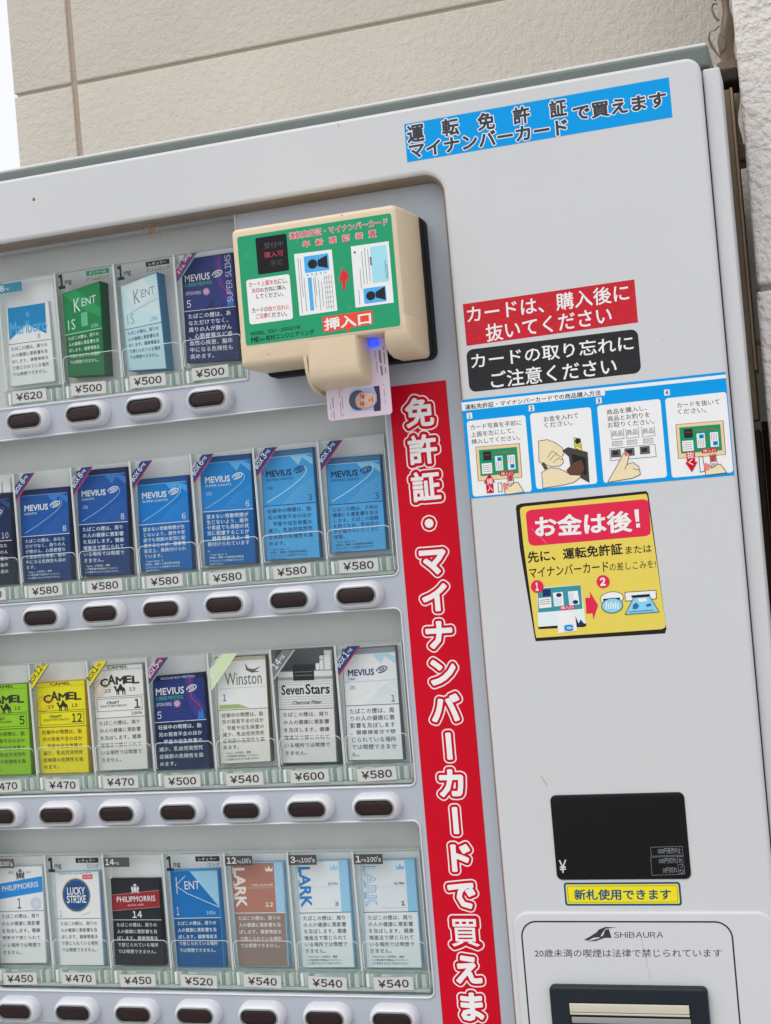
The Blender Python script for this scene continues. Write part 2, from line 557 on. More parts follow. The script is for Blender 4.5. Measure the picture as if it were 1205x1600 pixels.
b = MB()                                            # uneven sealant bead in the corner of the two walls
n = 240
rg = []
ph = [random.uniform(0, 6.28) for _ in range(8)]
for i in range(n):
    z = 1795 + i * 2.0
    wv = sum(math.sin(z * f_ + ph[k_]) * a_ for k_, (f_, a_) in enumerate(((.021, 2.2), (.047, 1.8), (.11, 1.5), (.19, 1.0))))
    rr = 6.5 + wv * .6 + (3.5 if math.sin(z * .083 + ph[5]) > .82 else 0)
    cx = -51 + 1.2 * math.sin(z * .013 + ph[6]) + .8 * math.sin(z * .09 + ph[7])
    rg.append([(cx + rr * math.cos(t) * (1 + .18 * math.sin(3 * t + z * .05)), z, -236 + rr * .8 * math.sin(t) * (1 + .2 * math.cos(2 * t + z * .07))) for t in [k_ * math.pi / 8 for k_ in range(16)]])
b.rings(rg, M_SEAL, True, True)
for pts in ([(-57, 1925), (-61, 1922), (-65.5, 1921), (-67, 1915), (-65, 1908), (-60, 1899), (-57, 1895)], [(-57, 1945), (-60.5, 1946), (-62, 1941), (-60, 1934), (-57, 1930)], [(-60, 1968), (-61.5, 1956), (-58, 1948)], [(-57, 1885), (-60.5, 1881), (-60, 1876), (-57, 1873)]):
    rg = []
    for i, p_ in enumerate(pts):                     # curled strings of it
        r_ = 1.1 + .4 * math.sin(i * 2.1)
        rg.append([(p_[0] + r_ * math.cos(t), p_[1] + r_ * math.cos(t) * .3, -234 + r_ * math.sin(t)) for t in [k_ * math.pi / 4 for k_ in range(8)]])
    b.rings(rg, M_SEAL, True, True)
b.rings([[(-56 - 3.5 * math.cos(t), 1908 + 13 * math.sin(t) * sc_, dd) for t in [k_ * math.pi / 6 for k_ in range(12)]] for sc_, dd in ((1, -240), (.9, -234), (.5, -230))], M_SEAL, True)
tag(b.build('sealant'), 'lumpy brown sealant squeezed out of the joint between the two walls', 'sealant')

b = MB()
b.rbox(-120, -47.6, 1560, 1829, -130, -100, mat('brown_plank', (150, 132, 112), .7, 1.0, .3, 30.0), .6, .5)
b.rbox(-47.2, -45.2, 1600, 1829.6, -128, -98, M_PALEWOOD, .5, .5)
b.rbox(-120, -47.6, 0, 1552, -135, -104, M_GAP, .6, .5)
b.rbox(-47.4, -38, 0, 1560, -160, -140, M_GAP, .6, .5)
b.rbox(-56, -40, 1836, 1847, -140, -101, M_GAP, 2, 2)
tag(b.build('filler_board'), 'brown plank with a pale wooden strip in the gap right of the machine', 'board')

b = MB()                                            # overhead line far behind, at the left edge of the picture
pts = [(-9200 + i * 260, 6270 - i * 108 - 30 * math.sin(i / 10 * math.pi), -9000) for i in range(11)]
rg = [[(p[0] + 12 * math.cos(t) * .3, p[1] + 12 * math.sin(t), p[2] + 12 * math.cos(t)) for t in [k * math.pi / 3 for k in range(6)]] for p in pts]
b.rings(rg, M_BLACK, True, True)
tag(b.build('power_line'), 'thin dark overhead cable against the white sky at the upper left', 'cable')

# ------------------------------------------------------------------ the vending machine
VX0, VX1 = -800.0, -72.0
vm = empty('vending_machine', -425, 0, -250, 'large white vending machine with product rows, blue grey panel and many stickers', 'vending machine')
vm['label'] = 'large white vending machine with four product rows, round-ended buttons and many stickers'
def part(mb, name, label=None, parent=vm, loc=None):
    o = mb.build(name, parent, loc)
    if label: o['label'] = label
    return o

b = MB(); b.rbox(VX0, VX1, 60, 1838, -480, -48, M_CAB, 4, 3); part(b, 'cabinet')
b = MB(); b.rbox(VX0 - 4, -58.4, 1834, 1851, -470, -44, M_RIM, 2, 2.5); b.rbox(VX0 - 2, -60, 1849.5, 1853.5, -468, -47, M_CAB, 1, 1); part(b, 'top_rim')
b = MB(); b.rbox(VX0 + 20, VX1 - 20, 0, 60, -470, -70, M_BLACK, 4, 3); part(b, 'plinth')
RX0, RX1, RZ0, RZ1 = -770.0, -267.5, 820.0, 1775.0          # recess in the door
b = MB()
b.plate((VX0, -63.0, 90, 1829.6, 11.0), [(RX0, RX1, RZ0, RZ1, 17.0)], -46, 0, 3.0, M_DOOR, hbev=3.5)
part(b, 'door')
b = MB()
def rr4(e, d): return [(p[0], p[1], d) for p in rrect(RX0 + e, RX1 - e, RZ0 + e, RZ1 - e, 17.0 - e, 6)]
b.rings([rr4(.05, -3.4), rr4(.3, -3.2), rr4(1.3, -4.2), rr4(2.6, -9.0), rr4(2.9, -20.2)], mat('taupe_gasket', (134, 122, 110), .7, 1.0, .15, 60.0), False)
part(b, 'recess_gasket')
b = MB(); b.rbox(-62.2, -49.6, 90, 1821.5, -47, -9, M_DOOR, 1.5, 1.5); part(b, 'hinge_strip')

PD = -20.0
SLOT, DZ = 59.3, 174.6
CARD_TOP = [1751.6, 1576.2, 1402.2, 1228.2]
OPEN = [(-748, -455.0, 1633.4, 1773.6, 1.5), (-748, -337.5, 1459.6, 1604.6, 5.5), (-748, -338.5, 1288.0, 1432.2, 5.5), (-748, -338.0, 1115.5, 1258.6, 5.5), (-748, -338.0, 943, 1086, 5.5)]
b = MB()
b.plate((RX0 + .3, RX1 - .3, RZ0 + .3, RZ1 - .3, 16.0), OPEN, -25.0, PD, 0.3, M_PANEL, hbev=1.2)
part(b, 'display_panel')
for q in OPEN[:4]:
    b = MB()
    o = [rrect(q[0], q[1], q[2], q[3], q[4], 6)]
    b.rings([[(p[0], p[1], dd) for p in rrect(q[0] - e, q[1] + e, q[2] - e, q[3] + e, q[4] + e, 6)] for e, dd in ((-.05, -24.0), (-.05, -19.0), (.5, -18.6), (1.1, -18.9), (1.3, -20.3))][::-1], M_BEZEL, False)
    part(b, 'window_lip')
for q in OPEN:
    b = MB()
    X0, X1, Z0, Z1 = q[0] - 3, q[1] + 8, q[2] - 4, q[3] + 6
    f = [(X0, Z0), (X1, Z0), (X1, Z1), (X0, Z1)]
    b.poly(f, M_TRAY, 0, -51)
    k = b.m(M_TRAY)
    for (a, c) in zip(f, f[1:] + f[:1]):
        n0 = len(b.v)
        b.v += [(a[0], a[1], -51), (c[0], c[1], -51), (c[0], c[1], -25.5), (a[0], a[1], -25.5)]
        b.f.append((n0, n0 + 3, n0 + 2, n0 + 1)); b.mi.append(k); b.sm.append(False)
    part(b, 'display_tray')
for q in OPEN[:4]:
    b = MB(d=-21.6)
    b.rect(q[0] - .4, q[1] + .4, q[2] - .4, q[3] + .4, M_GLASS, 0, 4.0)
    part(b, 'window_pane')

# select buttons ------------------------------------------------------------
def stadium(cx, cz, w_, h_, n=10): return rrect(cx - w_ / 2, cx + w_ / 2, cz - h_ / 2, cz + h_ / 2, h_ / 2, n)
BX, BZ = -607.0 + .5, [1619.5, 1445.5, 1272.0, 1099.0]
def bx(i): return -665.6 + 58.65 * i
prof = [(0, -20.3), (0.2, -17), (0.9, -13.6), (2.2, -11), (3.6, -9.8), (4.7, -9.5)]
b = MB()
cx, cz = bx(0), BZ[0]
b.rings([[(p[0], p[1], dd) for p in stadium(cx, cz, 42.6 - 2 * e, 22.6 - 2 * e)] for e, dd in prof], M_BEZEL, False)
b.rings([[(p[0], p[1], dd) for p in stadium(cx, cz, 42.6 - 2 * e, 22.6 - 2 * e)] for e, dd in ((3.9, -9.7), (4.0, -9.0), (4.3, -8.8), (5.0, -8.8), (5.5, -11.5))], M_GREYRIM, False)
btn = part(b, 'select_button', loc=(cx / 1000, .020, cz / 1000))
b = MB()
b.rings([[(p[0], p[1], dd) for p in stadium(cx, cz, 31.8 - 2 * e, 11.8 - 2 * e)] for e, dd in ((0, -13), (0, -10.4), (.8, -9.9), (2.2, -9.6))], M_WIN)
for zz in (-2.0, 0.2, 2.4): b.poly([(cx - 11, cz + zz - .3), (cx + 11, cz + zz - .3), (cx + 11, cz + zz + .3), (cx - 11, cz + zz + .3)], mat('dim_red_lamp_bar', (58, 26, 28), .12, spec=.3), 0, -9.57)
bw = b.build('button_window', btn)
FIRST = {0: (0, 5), 1: (-1, 5), 2: (-1, 5), 3: (-1, 5)}
for r_ in range(4):
    for i in range(FIRST[r_][0], FIRST[r_][1] + 1):
        if (r_, i) == (0, 0): continue
        if r_ == 0 and i > 3: continue
        off = ((bx(i) - bx(0)) / 1000, 0, (BZ[r_] - BZ[0]) / 1000)
        c = child_copy(btn, vm, off)
        child_copy(bw, c, (0, 0, 0))

# clear display cases with price tags ------------------------------------------
def cx0(i): return -703.0 + SLOT * i
KS = plane_scale(-39.0)
b = MB(shelf=True, ref=-39.0)
x0, x1, zt = cx0(0), cx0(0) + 57.6, CARD_TOP[0]
M_GLINT = mat('painted_edge_glint', (236, 244, 239), .2, 1.0, .06, 40.0)  # opaque white imitating light caught in the clear edges
M_BRIGHTBACK = mat('added_bright_back', (216, 232, 225), .4, 1.0, .1, 60.0)  # added plate; its pale colour imitates brightness behind the price tags
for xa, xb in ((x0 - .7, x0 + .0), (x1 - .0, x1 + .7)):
    b.box(xa, xb, zt - 113, zt + .5, -40.0, -39.2, M_GLINT)
    b.box(xa - .2, xb + .1, zt - 100, zt + .5, -50, -40.2, M_ACRYL)
b.box(x0 - .9, x1 + .8, zt + .6, zt + 1.0, -46, -40, M_ACRYLEDGE)
b.box(x0 - .5, x1 + .5, zt - 114, zt - 101.8, -46.2, -45.6, M_BRIGHTBACK)
# low front pocket
pk = rrect(x0 + 1.5, x1 - 1.0, zt - 100, zt - 75.5, 4.0, 5)
b.rings([[(p[0], p[1], -40.2) for p in pk], [(p[0], p[1], -38.8) for p in pk]], clear('pocket_sheet', (0.985, 0.995, 0.99), 0.012, refl=0.2), True, True, False)
ed = rrect(x0 + 1.5, x1 - 1.0, zt - 100, zt - 75.5, 4.0, 5)
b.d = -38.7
b.line(ed[7:21], 0.55, M_GLINT, 1)
b.line([ed[6], ed[7]], 0.5, M_ACRYLEDGE, 1)
# tag rail
b.rbox(x0 - 1.2, x1 + 1.0, zt - 116.5, zt - 114.0, -44, -35.5, M_ACRYLEDGE, .6, .5)
b.rbox(x0 - 1.2, x1 + 1.0, zt - 101.6, zt - 100.2, -44, -36, M_ACRYL, .5, .4)
for xa, xb, mm in ((x0 + .4, x0 + 2.6, M_ACRYL), (x0 + 3.2, x0 + 6.2, M_GLINT), (x0 + 7.0, x0 + 11.0, M_ACRYLBLOCK), (x1 - 10.5, x1 - 9.6, M_GLINT), (x1 - 9.2, x1 - 6.2, M_ACRYL), (x1 - 5.6, x1 - 1.6, M_ACRYLBLOCK)):  # glints of the tag holders painted as white and milky blocks
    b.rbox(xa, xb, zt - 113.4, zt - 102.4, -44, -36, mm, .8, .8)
b.rbox(x0 + 18, x0 + 26, zt - 103.2, zt - 102.2, -35, -33.6, M_ACRYLEDGE, .3, .2)
case = part(b, 'display_case', loc=(x0 / 1000, .045, zt / 1000))

PRICES = [['¥620', '¥500', '¥500', '¥500'], ['¥580', '¥580', '¥580', '¥580', '¥580', '¥580', '¥580'],
          ['¥470', '¥470', '¥470', '¥500', '¥540', '¥600', '¥580'], ['¥450', '¥470', '¥450', '¥520', '¥540', '¥540', '¥540']]
first = True
rt = random.Random(3)
for r_ in range(4):
    for j, pr in enumerate(PRICES[r_]):
        i = j + FIRST[r_][0]
        c = case if (r_ == 0 and j == 0) else child_copy(case, vm, (KS * (cx0(i) - cx0(0)) / 1000, 0, KS * (CARD_TOP[r_] - CARD_TOP[0]) / 1000))
        b = MB(d=-34.0, shelf=True, ref=-34.0, seen=-35.0)
        xc, zc = cx0(i) + 29.8 + rt.uniform(-.8, .8), CARD_TOP[r_] - 107.7 + rt.uniform(-.7, .6)
        tilt = math.radians(rt.uniform(-2.2, 2.2))
        def Mt(u, v, d, xc=xc, zc=zc, c_=math.cos(tilt), s_=math.sin(tilt)): return (xc + u * c_ - v * s_, zc + u * s_ + v * c_, d)
        b.M = Mt
        b.box(-17.2, 17.2, -5.4, 5.4, -34.5, -34.0, PAPER)
        b.text(pr, (-13.2, -3.2), (13.2, -3.2), (-13.2, 3.2), ink((50, 46, 46)), 1, 0.022)
        b.build('price_tag', c)

# red writing strip -------------------------------------------------------------
b = MB(d=PD)
bs = MB(d=PD)
b.box(-332.6, -284.0, 830, 1612.6, PD + .02, PD + .35, RED)
b.d = PD + .36
chars = '免許証・マイナンバーカードで買えます'
pA = at(655.8, 645.0, PD); pB = at(737.0, 1573.0, PD)
REDIN = RED
for i, ch in enumerate(chars):
    x = pA[0] + (pB[0] - pA[0]) * i / 16.0
    z = pA[1] + (pB[1] - pA[1]) * i / 16.0
    em = 24.6
    vs, fs, bb, ed = glyphs(ch, 0.0)
    mx_, mz_ = 0.5, 0.37
    rot = ch == 'ー'
    if rot: f2 = lambda p: (x + (p[1] - mz_) * em, z - (p[0] - mx_) * em * 1.0)
    else: f2 = lambda p: (x + (p[0] - mx_) * em, z + (p[1] - mz_) * em)
    def lay(mb, material, rr, dd):
        mb.halo(vs, fs, ed, f2, material, rr, dd)
    lay(b, WHITE, 0.172, b.d + .05)
    lay(b, REDIN, 0.130, b.d + .16)
    lay(b, WHITE, 0.012 if ch == '買' else 0.03 if ch in '免許証' else 0.046, b.d + .27)
part(b, 'banner_strip', 'tall red strip with white outlined vertical Japanese writing')

# ------------------------------------------------------------------ stickers on the door
z2 = measured(1.992, 600, 0)
b = MB(d=.02)
qb = [(-295.0, 1786.4), (-86.3, 1787.0), (-86.5, 1817.3), (-294.8, 1816.9)]
b.poly(qb, BLUE, 1)
DKG = ink((58, 60, 68))
def halo_w(r=.085): return [(WHITE, r, 2.0)]
for ch, X, Y in (('運', 76, 445), ('転', 184, 425), ('免', 295, 407), ('許', 405, 388), ('証', 519, 367)):
    b.text(ch, z2(X, Y), z2(X + 50, Y - 8), z2(X - 4, Y - 51), DKG, 4, .03, halo_w())
b.text('マイナンバーカード', z2(82, 493), z2(572, 416), z2(78, 448), DKG, 4, .03, halo_w())
b.text('で買えます', z2(592, 377), z2(880, 331), z2(588, 332), DKG, 4, .03, halo_w())
part(b, 'sticker', 'long bright blue sticker with dark two-line writing near the top')

z7 = measured(2.386, 700, 420)
b = MB(d=.02)
REDL = mat('red_embossed_vinyl', (190, 10, 34), 0.3, 1.1, 0.03, 60.0, 0.5, 330.0, spec=.35)
BLKL = mat('black_embossed_vinyl', (26, 26, 30), 0.38, 1.0, 0.1, 60.0, 0.45, 330.0, spec=.35)
b.poly([(-259.6, 1635.4), (-125.2, 1637.0), (-125.2, 1669.8), (-259.8, 1668.4)], REDL, 1)
b.text('カードは、購入後に', z7(74, 203), z7(676, 118), z7(70, 142), WHITE, 2, .012)
b.text('抜いてください', z7(145, 273), z7(612, 203), z7(140, 209), WHITE, 2, .012)
part(b, 'sticker', 'red embossed sticker with white writing')
b = MB(d=.02)
b.poly(rrect(-260.4, -126.0, 1598.8, 1632.3, 5.5, 6), BLKL, 1)
b.text('カードの取り忘れに', z7(90, 373), z7(692, 303), z7(86, 318), WHITE, 2, .012)
b.text('ご注意ください', z7(163, 446), z7(630, 391), z7(159, 385), WHITE, 2, .012)
part(b, 'sticker', 'black embossed sticker with rounded corners and white writing')

# instruction strip with four pictures
b = MB(d=.02)
def zq(*pts): return [z7(*p) for p in pts]
OUTL = ink((70, 52, 44)); GREEN = ink((22, 132, 92)); BEI = ink((226, 186, 146)); LWHITE = ink((226, 230, 238))
b.poly(zq((50, 489), (1035, 384), (1036, 394), (50, 499)), BLUE, 1)
b.poly(zq((50, 499), (1036, 394), (1038, 424), (54, 532)), WHITE, 1)
b.poly(zq((585, 455), (1037, 407), (1038, 424), (586, 474)), BLUE, 1.5)
b.poly(zq((54, 530), (1038, 422), (1068, 770), (82, 857)), BLUE, 2)
b.text('運転免許証・マイナンバーカードでの商品購入方法', z7(65, 526), z7(570, 471), z7(64, 507), BLACKI, 2, .008)
cells = [((72, 568), (290, 545), (312, 830), (92, 850)), ((308, 541), (535, 514), (555, 800), (328, 822)), ((557, 510), (795, 485), (815, 778), (580, 798)), ((810, 482), (1040, 460), (1062, 760), (835, 778))]
for c in cells:
    q = zq(*c)
    xs = sorted(p[0] for p in q); zs = sorted(p[1] for p in q)
    b.poly(rrect((xs[0] + xs[1]) / 2, (xs[2] + xs[3]) / 2, (zs[0] + zs[1]) / 2, (zs[2] + zs[3]) / 2, 2.2, 4), LWHITE, 3)
for n_, X, Y in (('1', 70, 537), ('2', 301, 509), ('3', 552, 480), ('4', 806, 450)):
    b.poly(zq((X, Y + 1), (X + 20, Y - 1), (X + 22, Y + 21), (X + 1, Y + 23)), LWHITE, 3)
    hw = 2.6 if n_ == '1' else 4.6
    b.text(n_, z7(X + 11 - hw, Y + 19), z7(X + 11 + hw, Y + 18), z7(X + 10 - hw, Y + 4), BLACKI, 4, .03)
for s, bl_, br_, h in (('カード写真を手前に', (85, 601), (275, 582), 19), ('上面を左にして、', (87, 628), (247, 612), 19), ('挿入してください。', (89, 655), (270, 638), 19),
                       ('お金を入れて', (358, 571), (487, 556), 20), ('ください。', (361, 593), (464, 583), 19),
                       ('商品を購入し、', (593, 545), (742, 528), 20), ('商品とお釣りを', (596, 570), (753, 553), 20), ('お取りください。', (597, 594), (770, 579), 20),
                       ('カードを抜いて', (855, 519), (1013, 505), 20), ('ください。', (858, 543), (962, 535), 19)):
    b.text(s, z7(*bl_), z7(*br_), z7(bl_[0] - 1.6, bl_[1] - h), BLACKI, 4, .004)
def mini_reader(X, Y, Wd, Hd):
    """picture of the card reader; (X, Y) top left in the strip's measured frame"""
    f = lambda u, v: z7(X + u * Wd + v * Hd * .075, Y + v * Hd - u * Wd * .083)
    b.poly([f(0, 0), f(1, 0), f(1, 1), f(0, 1)], OUTL, 4)
    b.poly([f(.012, .012), f(.988, .012), f(.988, .988), f(.012, .988)], BEI, 5)
    b.poly([f(.07, .1), f(.93, .1), f(.93, .86), f(.07, .86)], GREEN, 6)
    b.poly([f(.16, .16), f(.34, .16), f(.34, .42), f(.16, .42)], BLACKI, 7)
    b.line([f(.2, .26), f(.3, .26)], .5, RED, 8)
    b.poly([f(.11, .5), f(.34, .5), f(.34, .8), f(.11, .8)], LWHITE, 7)
    for i, vv in enumerate((.56, .62, .68, .74)): b.line([f(.13, vv), f(.31, vv)], .28, RED if i == 0 else GREYI, 8)
    for u0 in (.42, .7):
        b.poly([f(u0, .32), f(u0 + .17, .32), f(u0 + .17, .74), f(u0, .74)], LWHITE, 7)
        b.poly([f(u0 + .05, .35), f(u0 + .15, .35), f(u0 + .15, .47), f(u0 + .05, .47)] if u0 < .5 else [f(u0 + .05, .58), f(u0 + .15, .58), f(u0 + .15, .7), f(u0 + .05, .7)], BLUE, 8)
        b.poly(ellipse(*f(u0 + .1, .41 if u0 < .5 else .64), .8, .7, 8), BLACKI, 9)
        for kk in range(4): b.line([f(u0 + .03 + kk * .035, .5 if u0 < .5 else .36), f(u0 + .03 + kk * .035, .71 if u0 < .5 else .55)], .25, GREYI, 8)
    b.line([f(.40, .22), f(.86, .22)], .5, RED, 7)
    b.poly([f(.635, .45), f(.66, .52), f(.61, .52)], RED, 8)
    b.poly([f(.5, .78), f(.82, .78), f(.82, .9), f(.5, .9)], RED, 8)
    b.text('挿入口', f(.53, .885), f(.79, .885), f(.53, .80), WHITE, 9)
    return f
mini_reader(103, 664, 165, 128)
mini_reader(849, 580, 178, 128)
def outlined(pts, material, lay=6, wd=.45):
    q = zq(*pts)
    b.poly(q, material, lay)
    b.line(q, wd, OUTL, lay + .5, True)
# cell 1: card, thumb and the arrow
outlined([(187, 800), (200, 797), (203, 830), (190, 832)], LWHITE)
outlined([(222, 770), (241, 767), (250, 822), (228, 826)], LWHITE)
b.poly(zq((224, 772), (240, 769), (242, 790), (227, 793)), ink((170, 60, 60)), 7)
for k_ in range(4): b.line(zq((231 + k_ * 4, 797), (234 + k_ * 4, 820)), .4, GREYI, 7)
outlined([(207, 808), (212, 800), (222, 803), (232, 812), (250, 797), (262, 796), (284, 832), (216, 842)], SKIN, 8)
b.poly(ellipse(*z7(215, 810), 2.0, 3.0, 10, 15), ink((214, 120, 110)), 10)
b.poly(zq((155, 762), (176, 795), (168, 796), (172, 834), (146, 837), (142, 799), (134, 799)), RED, 9)
b.text('挿', z7(147, 806), z7(168, 803), z7(145, 783), WHITE, 10, .01)
b.text('入', z7(149, 830), z7(170, 828), z7(147, 809), WHITE, 10, .01)
# cell 2: hand dropping a coin
outlined([(338, 642), (370, 637), (400, 648), (428, 668), (433, 690), (425, 700), (432, 722), (418, 735), (388, 738), (360, 728), (340, 720)], SKIN, 4)
outlined([(350, 760), (380, 742), (415, 745), (455, 765), (497, 762), (494, 778), (470, 796), (430, 806), (355, 818)], SKIN, 6)
outlined([(428, 678), (448, 666), (520, 684), (527, 796), (462, 760), (452, 700)], ink((64, 62, 62)), 5)
b.poly(zq((462, 690), (514, 704), (518, 770), (468, 750)), ink((34, 34, 34)), 6)
outlined([(443, 752), (470, 722), (498, 712), (510, 745), (496, 770), (455, 768)], ink((92, 62, 50)), 7)
outlined([(350, 728), (358, 722), (372, 742), (362, 748)], ink((92, 62, 50)), 7)
outlined([(470, 630), (494, 634), (500, 680), (474, 668)], ink((236, 218, 80)), 4)
b.poly(ellipse(*z7(484, 642), 2.2, 2.2, 10), BLACKI, 5)
for yy in (652, 657, 662): b.line(zq((476, yy), (496, yy + 5)), .3, BLACKI, 5)
for q_ in (((380, 715), (400, 690), (420, 700)), ((392, 722), (412, 706), (428, 712)), ((372, 704), (388, 680), (408, 690))): b.line(zq(*q_), .35, OUTL, 5)
# cell 3: goods, tags, buttons and a pointing finger
for k_, X in enumerate((607, 662, 722)):
    Y = 600 - k_ * 5
    b.line(zq((X, Y), (X + 5, Y + 38), (X + 50, Y + 32), (X + 47, Y - 4)), .35, GREYI, 4)
    b.text('商品', z7(X + 5, Y + 26), z7(X + 45, Y + 22), z7(X + 4, Y + 5), GREYI, 4)
    b.line(zq((X + 6, Y + 46), (X + 42, Y + 42), (X + 43, Y + 57), (X + 7, Y + 60)), .35, GREYI, 4, True)
    b.text('¥¥¥¥', z7(X + 10, Y + 57), z7(X + 38, Y + 54), z7(X + 9, Y + 48), GREYI, 4)
outlined([(603, 671), (772, 654), (777, 700), (607, 715)], ink((214, 216, 220)), 4, .35)
for X, Y in ((608, 676), (659, 671), (716, 664)):
    outlined([(X, Y), (X + 35, Y - 3), (X + 37, Y + 24), (X + 2, Y + 27)], GREYI, 5, .35)
    b.poly(zq((X + 6, Y + 5), (X + 27, Y + 3), (X + 28, Y + 17), (X + 7, Y + 19)), BLACKI, 6.5)
outlined([(656, 688), (664, 682), (677, 690), (668, 730), (690, 722), (712, 738), (718, 766), (690, 780), (596, 796), (630, 736)], SKIN, 8)
b.poly(ellipse(*z7(665, 690), 1.5, 1.8, 8), ink((206, 96, 96)), 10)
b.line(zq((668, 728), (660, 748)), .35, OUTL, 10); b.line(zq((690, 745), (712, 750)), .35, OUTL, 10)
# cell 4: pulling the card out
outlined([(936, 702), (950, 700), (958, 754), (941, 758)], LWHITE)
outlined([(976, 695), (998, 692), (1008, 750), (985, 754)], LWHITE)
b.poly(zq((978, 697), (997, 694), (1000, 718), (982, 721)), ink((170, 60, 60)), 7)
for k_ in range(4): b.line(zq((986 + k_ * 4, 725), (989 + k_ * 4, 746)), .4, GREYI, 7)
outlined([(958, 738), (962, 728), (972, 730), (984, 744), (1006, 730), (1016, 728), (1040, 760), (962, 770)], SKIN, 8)
b.poly(ellipse(*z7(965, 738), 2.0, 3.0, 10, 15), ink((214, 120, 110)), 10)
b.poly(zq((888, 683), (920, 680), (922, 720), (931, 719), (910, 758), (885, 723), (892, 722)), RED, 9)
b.text('抜', z7(893, 708), z7(919, 705), z7(891, 684), WHITE, 10, .01)
b.text('く', z7(898, 733), z7(916, 731), z7(896, 711), WHITE, 10, .01)
part(b, 'sticker', 'blue framed instruction strip with four drawn steps')

# yellow sticker
zy = measured(4.017, 780, 740)
b = MB(d=.02)
def yq(*pts): return [zy(*p) for p in pts]
YEL = ink((216, 196, 88), 1.15); BLK = ink((34, 30, 32)); MAG = ink((204, 38, 72)); LB = ink((128, 190, 222)); TEAL = ink((54, 132, 142))
b.poly(yq((105, 215), (112, 197), (140, 188), (925, 109), (937, 128), (1050, 975), (1042, 1003), (230, 1052), (224, 1030), (130, 470)), BLK, 1)
b.poly(yq((131, 235), (136, 214), (160, 206), (922, 127), (930, 140), (1046, 945), (1042, 966), (1020, 976), (234, 1031), (226, 990), (152, 440)), YEL, 2)
f = yq((168, 262), (174, 240), (198, 228), (905, 161), (930, 168), (940, 190), (952, 352), (948, 378), (925, 392), (222, 453), (196, 446), (184, 425))
b.poly(f, MAG, 3)
b.text('お金は後！'.replace('！', ''), zy(232, 398), zy(832, 362), zy(226, 272), WHITE, 4, .03)
b.poly(yq((848, 226), (876, 223), (880, 300), (858, 303)), WHITE, 4); b.poly(yq((860, 314), (884, 312), (885, 337), (862, 339)), WHITE, 4)
b.text('先に、運転免許証', zy(184, 560), zy(776, 505), zy(178, 492), BLK, 3, .022)
b.text('または', zy(796, 505), zy(958, 492), zy(792, 458), BLK, 3, .008)
b.text('マイナンバーカード', zy(192, 655), zy(688, 612), zy(188, 592), BLK, 3, .01)
b.text('の差しこみを！'.replace('！', '!'), zy(695, 612), zy(985, 590), zy(692, 562), BLK, 3, .004)
for n_, X, Y in (('1', 240, 709), ('2', 653, 678)):
    b.poly(ellipse(*zy(X, Y), 5.0, 5.0, 24), MAG, 6)
    hw = 8 if n_ == '1' else 15
    b.text(n_, zy(X - hw, Y + 24), zy(X + hw, Y + 22), zy(X - hw - 3, Y - 22), WHITE, 7, .05)
b.poly(yq((242, 960), (545, 940), (548, 955), (535, 962), (250, 976)), BLK, 3)
b.poly(yq((238, 716), (512, 698), (545, 940), (246, 962)), ink((206, 218, 226)), 3.5)
b.poly(yq((242, 722), (512, 700), (524, 848), (246, 872)), TEAL, 4)
b.poly(yq((272, 728), (322, 724), (326, 768), (276, 772)), NAVY, 5)
b.poly(yq((248, 782), (326, 775), (330, 838), (252, 846)), LWHITE, 5)
for vv in (795, 808, 821): b.line(yq((258, vv), (318, vv - 6)), .4, GREYI, 6)
b.poly(yq((338, 748), (400, 742), (408, 828), (346, 834)), LWHITE, 5)
b.poly(yq((432, 740), (494, 735), (506, 820), (442, 826)), LWHITE, 5)
b.poly(ellipse(*zy(376, 762), 2.2, 1.6, 10), NAVY, 6); b.poly(ellipse(*zy(480, 806), 2.2, 1.6, 10), NAVY, 6)
for vv in (350, 362, 374, 386): b.line(yq((vv, 780), (vv + 4, 824)), .4, LB, 6)
for vv in (442, 452, 462): b.line(yq((vv, 750), (vv + 6, 812)), .4, LB, 6)
b.poly(yq((384, 834), (472, 826), (474, 850), (386, 858)), MAG, 5)
b.text('挿入口', zy(390, 852), zy(466, 845), zy(388, 835), WHITE, 6, .015)
b.poly(yq((360, 880), (475, 868), (490, 985), (372, 1002)), ink((234, 240, 244)), 5)
b.poly(yq((452, 900), (480, 896), (500, 940), (512, 915), (540, 948), (486, 954)), NAVY, 4.5)
b.poly(yq((405, 950), (465, 945), (470, 985), (410, 992)), LB, 6)
b.line([zy(440 + 24 * math.cos(math.radians(t)), 968 - 15 * math.sin(math.radians(t))) for t in range(30, 331, 30)], 1.0, ink((40, 90, 160)), 7)
b.poly(yq((541, 780), (572, 778), (568, 738), (622, 826), (592, 916), (586, 876), (548, 880)), MAG, 4)
b.poly(ellipse(*zy(708, 782), 8.9, 4.9, 26, 3), WHITE, 4); b.line(ellipse(*zy(708, 782), 8.9, 4.9, 26, 3), .4, BLK, 5, True)
b.poly(yq((652, 786), (758, 778), (760, 790), (654, 798)), BLK, 5)
b.poly(ellipse(*zy(710, 828), 8.0, 5.6, 26, 3), LB, 6); b.line(ellipse(*zy(710, 828), 8.0, 5.6, 26, 3), .5, BLK, 7, True)
for k_ in range(6): b.line(yq((676 + k_ * 14, 808 + (k_ % 2) * 8), (672 + k_ * 15, 846)), .9, ink((214, 232, 240)), 7)
outl = yq((790, 745), (985, 732), (988, 785), (793, 800))
b.poly(outl, WHITE, 4); b.line(outl, .45, BLK, 5, True)
b.poly(yq((830, 764), (946, 755), (948, 770), (832, 779)), BLK, 5)
outl = yq((845, 778), (945, 770), (1004, 868), (792, 884))
b.poly(outl, LB, 6); b.line(outl, .45, BLK, 7, True)
b.poly(yq((870, 785), (925, 780), (930, 800), (880, 806)), ink((226, 238, 240)), 7)
